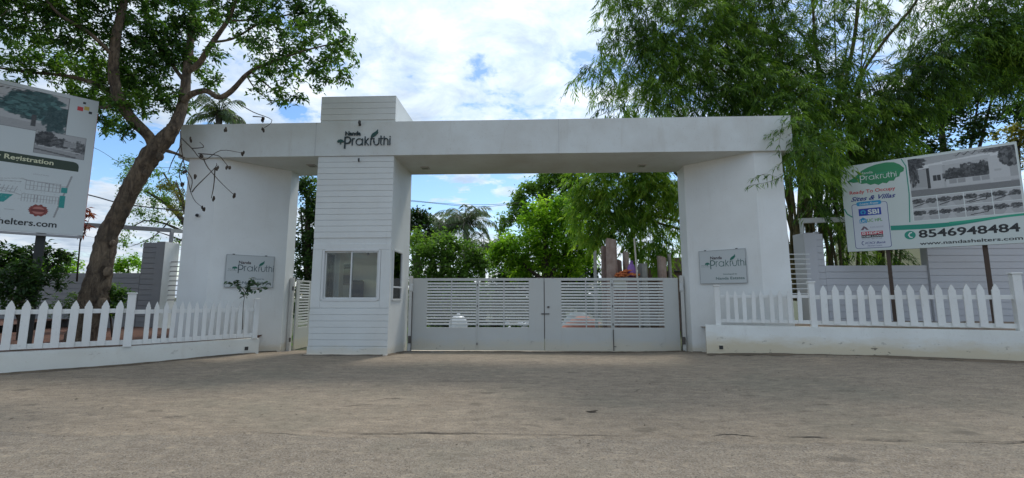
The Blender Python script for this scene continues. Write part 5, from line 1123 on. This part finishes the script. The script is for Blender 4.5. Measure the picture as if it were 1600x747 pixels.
# ------------------------------------------------------------------ palms
def palm(label, px, py, Y, base_py, nf, L_, seed, tilt=0.):
    c = at(px, py, Y); rr = random.Random(seed); t_ = thing('palm_tree', (c.x, c.y, 0), label, 'palm tree')
    MB().tube([(c.x+tilt, c.y, -.1), (c.x+tilt*.6, c.y, c.z*.4), (c.x+tilt*.15, c.y, c.z*.8), (c.x, c.y, c.z)], [.2, .17, .14, .13], 8).put('trunk', PALMB, t_, smooth=True)
    rc = MB(); P, D, LL = [], [], []
    for i in range(nf):
        az = i*2.399+rr.uniform(-.2, .2); el = rr.uniform(.15, 1.4); h = Vector((math.cos(az), math.sin(az), 0)); pts = []; l = L_*rr.uniform(.8, 1.1)
        p = c.copy(); ang = el
        for k in range(11):
            pts.append(p.copy()); p = p+(h*math.cos(ang)+Vector((0, 0, math.sin(ang))))*l/10; ang -= .13+.05*k/3
        rc.tube(pts, [.03*(1-k/12) for k in range(11)], 4)
        for k in range(1, 10):
            for q in range(3):
                t = q/3; b_ = pts[k].lerp(pts[k+1], t); tg_ = (pts[k+1]-pts[k]).normalized(); sd = tg_.cross(Vector((0, 0, 1))).normalized()
                for s_ in (-1, 1):
                    P.append(b_); D.append(tg_*.55+sd*s_*.8+Vector((0, 0, -.55-rr.uniform(0, .4)))); LL.append(l*.26*math.sin(PI*(k+t+1.2)/12)+.12)
    rc.put('frond_ribs', PALMB, t_)
    n = len(P); leaves('fronds', LEAF_P, t_, np.array([list(p) for p in P]), np.array([list(d) for d in D]), np.array(LL), .055, RNG.normal(.5, .15, n), curl=.12)
palm('palm tree whose crown peeps over the left end of the beam', 343, 182, 19, 470, 22, 1.55, 1)
palm('palm tree with dark arching fronds seen through the gateway, nearer the middle', 728, 352, 26, 470, 24, 2.2, 2)
palm('palm tree beside the booth tower seen through the gateway', 692, 362, 27, 470, 24, 2.4, 3)
palm('low palm tree at the gap between the two green trees', 755, 395, 28, 470, 22, 2.3, 5)
# ------------------------------------------------------------------ sapling before the left name board: each leaf a part
sp = thing('sapling', tuple(at(385, 505, 11.0)), 'thin sapling with few dark green leaves before the left name board', 'sapling')
mb = MB(); tips = []
for path in ([(379, 515), (380, 480), (383, 460), (388, 448), (400, 440)], [(383, 462), (370, 448), (358, 440)], [(384, 458), (375, 446), (366, 438)], [(386, 452), (392, 440), (394, 436)], [(386, 452), (400, 452), (418, 448)], [(388, 448), (405, 444), (420, 442)]):
    pts = smooth_pts([(*at(x, y, 11.0), .009) for x, y in path], 4); mb.tube([p.xyz for p in pts], [.009*(1-.7*i/len(pts)) for i in range(len(pts))], 5)
    tips += [p.xyz for p in pts[-9:]] if path[0][1] < 500 else [p.xyz for p in pts[-5:]]
mb.put('stem', BARKD, sp, smooth=True)
LG = flat('sapling_leaf', (.03, .075, .025), .5)
lm = MB().add([(0, 0, 0), (.028, .035, .004), (.034, .07, 0), (.0, .125, -.02), (-.034, .07, 0), (-.028, .035, .004), (0, .06, -.008)], [(0, 1, 6), (1, 2, 6), (2, 3, 6), (3, 4, 6), (4, 5, 6), (5, 0, 6)]).mesh('leaf'); lm.materials.append(LG)
for i, p in enumerate(tips):
    for _ in range(2):
        o = bpy.data.objects.new('leaf', lm); COL.objects.link(o); o.parent = sp; o.location = p-sp.location+Vector((random.uniform(-.03, .03), random.uniform(-.05, .02), random.uniform(-.03, .03)))
        o.rotation_euler = (random.uniform(-1.2, .4), random.uniform(-.8, .8), random.uniform(0, 6.28)); k = random.uniform(.7, 1.15); o.scale = (k, k, k)

# ------------------------------------------------------------------ things behind the gate
def rock_mat(name, a, b_):
    m, nt, b = new_mat(name); n = noise(nt, pos(nt), 3, 8, .7); nt.links.new(mixc(nt, ramp(nt, n, [(.35, 0.), (.65, 1.)]), a, b_), b.inputs['Base Color'])
    b.inputs['Roughness'].default_value = .9; bump(nt, b, n, .05, .8); return m
GRAN = rock_mat('pink_granite', (.30, .21, .175), (.46, .36, .31)); GRAND = rock_mat('brown_granite', (.17, .115, .095), (.27, .19, .16)); CONC = rock_mat('concrete', (.30, .30, .28), (.4, .39, .36))
def slab(label, x0, x1, ytop, Y, mat, seed, d=.3, name='stone_slab', cat='stone slab'):
    a, b_ = at(x0, ytop, Y), at(x1, ytop, Y); rr = random.Random(seed); w = (b_.x-a.x)/2; h = a.z; t_ = thing(name, ((a.x+b_.x)/2, Y, 0), label, cat, 'rough stones standing behind the gate' if cat == 'stone slab' else None)
    mb = MB(); n = 8; k = 8; prev = None
    for i in range(n):
        z = h*i/(n-1); s_ = 1-.12*(i/(n-1))**3
        for j in range(k):
            an = 2*PI*(j+.5)/k; rx = w*1.15*s_*(1+rr.uniform(-.07, .07)); ry = d/2*1.15*s_*(1+rr.uniform(-.07, .07))
            mb.v.append((rx*max(-.87, min(.87, 1.25*math.cos(an))), ry*max(-.87, min(.87, 1.25*math.sin(an))), z+(rr.uniform(-.06, .06) if i == n-1 else 0)))
    for i in range(n-1):
        for j in range(k): mb.f.append((i*k+j, i*k+(j+1) % k, (i+1)*k+(j+1) % k, (i+1)*k+j))
    mb.f.append(tuple(range((n-1)*k, n*k))); mb.put('stone', mat, t_, local=True)
slab('tall pinkish rough stone slab, tallest of the stones behind the gate', 946, 963, 374, 14.9, GRAN, 1, .35)
slab('brown stone slab leaning just left of the tallest pink slab', 939, 948, 386, 15.1, GRAND, 2)
slab('squat dark brown stone block right of the tallest pink slab', 961, 971, 408, 15.2, GRAND, 3, .4)
slab('slender brown stone slab between dark block and purple sack', 973, 982, 393, 15.3, GRAN, 4, .3)
slab('grey concrete block right of the white pole behind the gate', 997, 1011, 414, 15.3, CONC, 5, .5)
slab('broad pinkish stone slab near the right pillar behind the gate', 1027, 1040, 402, 15.2, GRAN, 6, .4)
slab('pale thin stone leaning right of the broad pinkish slab', 1043, 1048, 398, 15.2, CONC, 7, .2)
slab('pale grey concrete post left of the stone slabs behind the gate', 927, 932, 394, 14.8, CONC, 8, .15, 'concrete_post', 'post')
w = thing('brick_store', (at(1030, 440, 19).x, 19.3, 0), 'dark brown brick store wall behind the stones near the right pillar', 'wall')
a, b_ = at(1011, 418, 19.5), at(1064, 403, 19.5); xm_ = at(1045, 403, 19.5).x
BRK = rock_mat('dark_brick', (.09, .06, .045), (.16, .10, .075))
MB().box(a.x, xm_, 19.4, 19.6, 0, a.z).put('wall', BRK, w); MB().box(xm_, b_.x+1.5, 19.3, 19.62, 0, b_.z).put('wall', GRAND, w)
MB().bbox(a.x+.3, xm_+.4, 19.0, 19.7, a.z-.22, a.z-.16, .01).put('flat_roof', DARKM, w)
sk = thing('purple_sack', tuple(at(987, 430, 14.55)), 'upright purple sack on the orange tile heap behind the gate', 'sack')
h = at(987, 411, 14.55).z-at(987, 431, 14.55).z
MB().lathe((0, 0, 0), [(.11, -.05), (.14, .1), (.13, h*.55), (.09, h*.8), (.05, h*.93), (.06, h)], 10).put('sack_body', flat('purple_plastic', (.28, .14, .45), .5), sk, local=True, smooth=True)
MB().tube([(0, 0, h*.93), (.02, 0, h+.05)], [.03, .06], 6).put('tied_neck', flat('purple_plastic_dark', (.2, .1, .35), .5), sk, local=True)
tl_ = thing('tile_heap', (at(980, 440, 14.5).x, 14.5, 0), 'orange roof tiles heaped on a low stone plinth behind the gate', 'roof tiles')
c0, c1 = at(966, 432, 14.5), at(995, 432, 14.5)
MB().bbox(c0.x, c1.x, 14.35, 14.85, 0, c0.z-.03, .02).put('plinth', GRAND, tl_)
tm = MB().add([(-.16, -.1, 0), (.16, -.1, 0), (.16, .1, 0), (-.16, .1, 0), (-.16, -.05, .05), (.16, -.05, .05), (.16, .05, .05), (-.16, .05, .05)], [(0,3,2,1),(4,5,6,7),(0,1,5,4),(1,2,6,5),(2,3,7,6),(3,0,4,7)]).mesh('roof_tile'); tm.materials.append(rock_mat('tile_orange', (.52, .13, .04), (.66, .22, .08)))
for i in range(34):
    o = bpy.data.objects.new('roof_tile', tm); COL.objects.link(o); o.parent = tl_; u = random.uniform(0, 1); o.location = (c0.x+(c1.x-c0.x)*u-tl_.location.x, random.uniform(-.15, .3), c0.z+random.uniform(0, .17)*math.sin(PI*max(.1, u)))
    o.rotation_euler = (random.uniform(-.4, .4), random.uniform(-.4, .4), random.uniform(0, 3)); o.scale = (.8,)*3
WOODP = flat('pale_wood_pole', (.55, .50, .42), .7)
for x0, y0, x1, y1, Y, r_, lb in ((991, 372, 1002, 512, 14.2, .028, 'upright pale pole behind the right gate leaf beside the purple sack'), (992, 455, 978, 520, 15.2, .02, 'short slanting pale stick behind the right gate slats'), (998, 440, 1004, 515, 15.3, .018, 'thin pale stick leaning beside the upright pole'), (972, 500, 980, 440, 14.3, .014, 'thin stick crossing behind the gate centre seam')):
    p = at(x0, y0, Y); q = at(x1, y1, Y); t_ = thing('wooden_pole', (q.x, q.y, q.z), lb, 'pole'); MB().tube([p, q], r_, 7).put('pole', WOODP, t_, smooth=True)
# white drum
c = at(716, 512, 17); dr_ = thing('white_drum', (c.x, 17, 0), 'white rounded drum with small knob seen through the left gate slats', 'drum')
DW = painted('drum_white', (.72, .75, .80), amt=.1, rough=.35)
MB().lathe((0, 0, 0), [(.33, 0), (.35, .1), (.34, .3), (.36, .33), (.34, .36), (.35, .5), (.33, .62), (.27, .74), (.15, .82)], 20).put('drum_body', DW, dr_, local=True, smooth=True)
MB().lathe((0, 0, .82), [(.15, 0), (.12, .03), (.06, .05), (.06, .08), (.03, .10)], 14).put('lid', DW, dr_, local=True, smooth=True)
# tarp heap
c = at(905, 512, 16.2); tp = thing('tarpaulin_heap', (c.x, 16.4, 0), 'low heap under faded red tarpaulin and blue grey sheet behind right gate slats', 'heap')
def mound(w_, d_, h_, y0, seed, xoff=0.):
    rr = random.Random(seed); mb = MB(); n = 18; vs = []
    for j in range(9):
        for i in range(n):
            u, v = i/(n-1)*2-1, j/8*2-1; vs.append((xoff+u*w_, y0+v*d_, max(0, h_*(1-abs(u)**2.4)*(1-v*v)+rr.uniform(-.02, .02))))
    mb.add(vs, [(j*n+i, j*n+i+1, (j+1)*n+i+1, (j+1)*n+i) for j in range(8) for i in range(n-1)]); return mb
mound(1.05, .5, .82, -.15, 1, .15).put('red_sheet', rock_mat('faded_red', (.42, .14, .10), (.50, .24, .18)), tp, local=True, smooth=True)
mound(.80, .5, .98, .3, 2, .0).put('blue_sheet', rock_mat('blue_grey', (.26, .32, .35), (.36, .42, .44)), tp, local=True, smooth=True)
MB().bbox(.62, .85, -.75, -.6, .25, .62, .02).put('sack', flat('straw_sack', (.45, .38, .24), .8), tp, local=True)
st = thing('white_stone_pile', (at(812, 508, 18).x, 18, 0), 'low pile of whitish stones seen through the slats left of the gate centre', 'stones')
for i in range(16):
    o = MB().ball((random.uniform(-.5, .5), random.uniform(-.3, .3), random.uniform(.1, .55)), (random.uniform(.08, .16), .1, random.uniform(.06, .1)), 7, 4).put('stone', CONC if i % 2 else DW, st, local=True)
# pale yellow house corner glimpsed under the right billboard
yh = thing('house', (at(1420, 430, 26).x, 26, 0), 'pale yellow house corner glimpsed between right wall and billboard', 'house')
MB().box(-1.2, .8, 0, 4, 0, 5.2).put('wall', painted('yellow_wall', (.52, .48, .28), amt=.4), yh, local=True)
MB().bbox(-1.4, 1.0, -.3, 4.2, 5.2, 5.4, .02).put('roof_slab', CONC, yh, local=True)
MB().box(-.1, .55, -.03, .01, 1.2, 2.6).put('window', DARKM, yh, local=True)

# ------------------------------------------------------------------ ground cover behind the gate
n = 5000; P = np.stack([RNG.uniform(-9, 6, n), RNG.uniform(13.6, 24, n), np.full(n, -.01)], 1); keep = (P[:, 0] < -3.6) | (P[:, 1] > 17.5); P = P[keep]
D = RNG.normal(0, .5, P.shape)+np.array([0, 0, 1.]); g = leaves('grass', LEAF_L, None, P, D, RNG.uniform(.1, .3, len(P)), .02, RNG.normal(.3, .2, len(P)), up=unit(RNG.normal(size=P.shape)))
# ------------------------------------------------------------------ cables
def cable(label, pts, r_=.012, sag=0.):
    P = [at(*p) for p in pts]; t_ = thing('overhead_cable', tuple(P[0]), label, 'cable'); sp_ = smooth_pts([(*p, r_) for p in P], 8); MB().tube([p.xyz for p in sp_], r_, 5).put('wire', DARKM, t_)
cable('upper thin cable crossing the sky inside the gateway', [(560, 302, 24), (660, 315, 24), (740, 320, 24), (810, 317, 24), (900, 308, 23)], .012)
cable('second thin cable just under the upper one inside the gateway', [(560, 308, 24), (660, 316, 24), (740, 323, 24), (800, 319, 24), (900, 306, 23)], .012)
cable('lowest thin cable crossing in front of the palms', [(600, 350, 22), (660, 352, 22), (740, 351, 22), (800, 345, 22), (900, 325, 22)], .009)
cable('dark cable sagging behind the large tree trunk', [(-40, 270, 15), (60, 288, 15), (140, 305, 15), (190, 318, 15), (250, 326, 15), (300, 330, 15)], .022)
cable('fine pale wire above the left wall', [(-40, 325, 24), (150, 372, 24), (300, 392, 24)], .008)
cable('thin cable slanting behind the left pillar', [(-40, 190, 20), (130, 225, 20), (200, 258, 20), (300, 262, 20)], .01)
cable('rope slanting from stone slab down to the gate top', [(975, 362, 16.4), (955, 395, 16.4), (925, 420, 16.3), (902, 436, 16.2)], .012)

# ------------------------------------------------------------------ litter on the forecourt
def gpt(px, py):
    z = 0
    for _ in range(12):
        d = (px-800)*_rt-(py-373.5)*_up+FOC*_fw; t = (z-CZ)/d[2]; x, y = d[0]*t, d[1]*t; z = gz(x, y)
    return x, y, z+.012
LD = flat('dry_leaf', (.05, .035, .022), .8)
lfm = MB().add([(0, -.5, .05), (.22, -.1, .10), (.12, .3, .02), (0, .55, .12), (-.14, .25, .08), (-.2, -.15, .0), (0, 0, .0)], [(0, 1, 6), (1, 2, 6), (2, 3, 6), (3, 4, 6), (4, 5, 6), (5, 0, 6)]).mesh('fallen_leaf'); lfm.materials.append(LD)
def litter(px, py, s, lb, grp):
    o = bpy.data.objects.new('fallen_leaf', lfm); COL.objects.link(o); o.location = gpt(px, py); o.scale = (s, s, s); o.rotation_euler = (random.uniform(-.2, .2), random.uniform(-.2, .2), random.uniform(0, 6.3)); tag(o, lb, 'dry leaf', grp)
litter(924, 645, .17, 'largest curled dead leaf lying on the forecourt in front of the gate', 'dry leaves scattered on the forecourt')
for x, y in ((408, 650), (463, 649), (100, 684), (348, 633), (585, 617), (672, 634), (740, 611), (345, 597), (160, 639), (412, 697), (713, 697), (539, 742), (920, 695), (906, 691), (971, 690), (831, 697), (1257, 701), (1140, 672), (1253, 593), (1101, 612), (1155, 611), (1162, 611), (1015, 601), (917, 618), (902, 611), (938, 627), (1335, 611), (1423, 616), (1441, 609), (1499, 611), (1501, 618), (1588, 616), (1335, 604), (231, 586), (775, 563), (1075, 576), (655, 690), (1290, 576), (120, 625), (17, 656), (788, 616), (530, 598)):
    litter(x, y, random.uniform(.03, .055), 'tiny dark dry leaf scrap lying on the dusty forecourt', 'dry leaves scattered on the forecourt')
for _ in range(60): litter(random.uniform(0, 1600), random.uniform(575, 740), random.uniform(.02, .05), 'tiny dark dry leaf scrap lying on the dusty forecourt', 'dry leaves scattered on the forecourt')
# gravel crumbs and debris along the gate foot
mb = MB(); rr = random.Random(9)
def crumb(x, y, s):
    z = gz(x, y)+.008; a = rr.uniform(0, 6.3); c, s2 = math.cos(a)*s, math.sin(a)*s
    mb.add([(x+c, y+s2, z), (x-s2*.8, y+c*.8, z), (x-c, y-s2, z), (x+s2*.7, y-c*.7, z), (x, y, z+s*.9)], [(0, 1, 4), (1, 2, 4), (2, 3, 4), (3, 0, 4)])
for _ in range(1500): crumb(rr.uniform(-7, 7), rr.uniform(3.3, 5.3), rr.uniform(.002, .006))
for _ in range(900): crumb(rr.uniform(-9, 10), rr.uniform(5.3, 11), rr.uniform(.003, .009))
for _ in range(350): crumb(rr.uniform(-3.5, -2.3), rr.uniform(12.2, 12.78), rr.uniform(.006, .022))
for _ in range(300): t = rr.random(); crumb(4.3+5.5*t, 11.3-1.8*t-rr.uniform(0, .4), rr.uniform(.004, .016))
for _ in range(700): t = rr.random(); crumb(-3.4+7.7*t, 12.79-abs(rr.gauss(0, .12)), rr.uniform(.004, .016))
for _ in range(400): t = rr.random(); crumb(-5.6+2.1*t, 11.12-abs(rr.gauss(0, .10)), rr.uniform(.004, .014))
for _ in range(260): t = rr.random(); crumb(-9.9+2.9*t, 8.3+3.1*t-rr.uniform(.05, .3), rr.uniform(.004, .014))
tag(mb.put('gravel', rock_mat('gravel_grey', (.10, .09, .08), (.30, .27, .23))), kind='stuff')
print('leaves', nA, nB, 'tris', sum(len(o.data.polygons) for o in bpy.data.objects if o.type == 'MESH')*2)
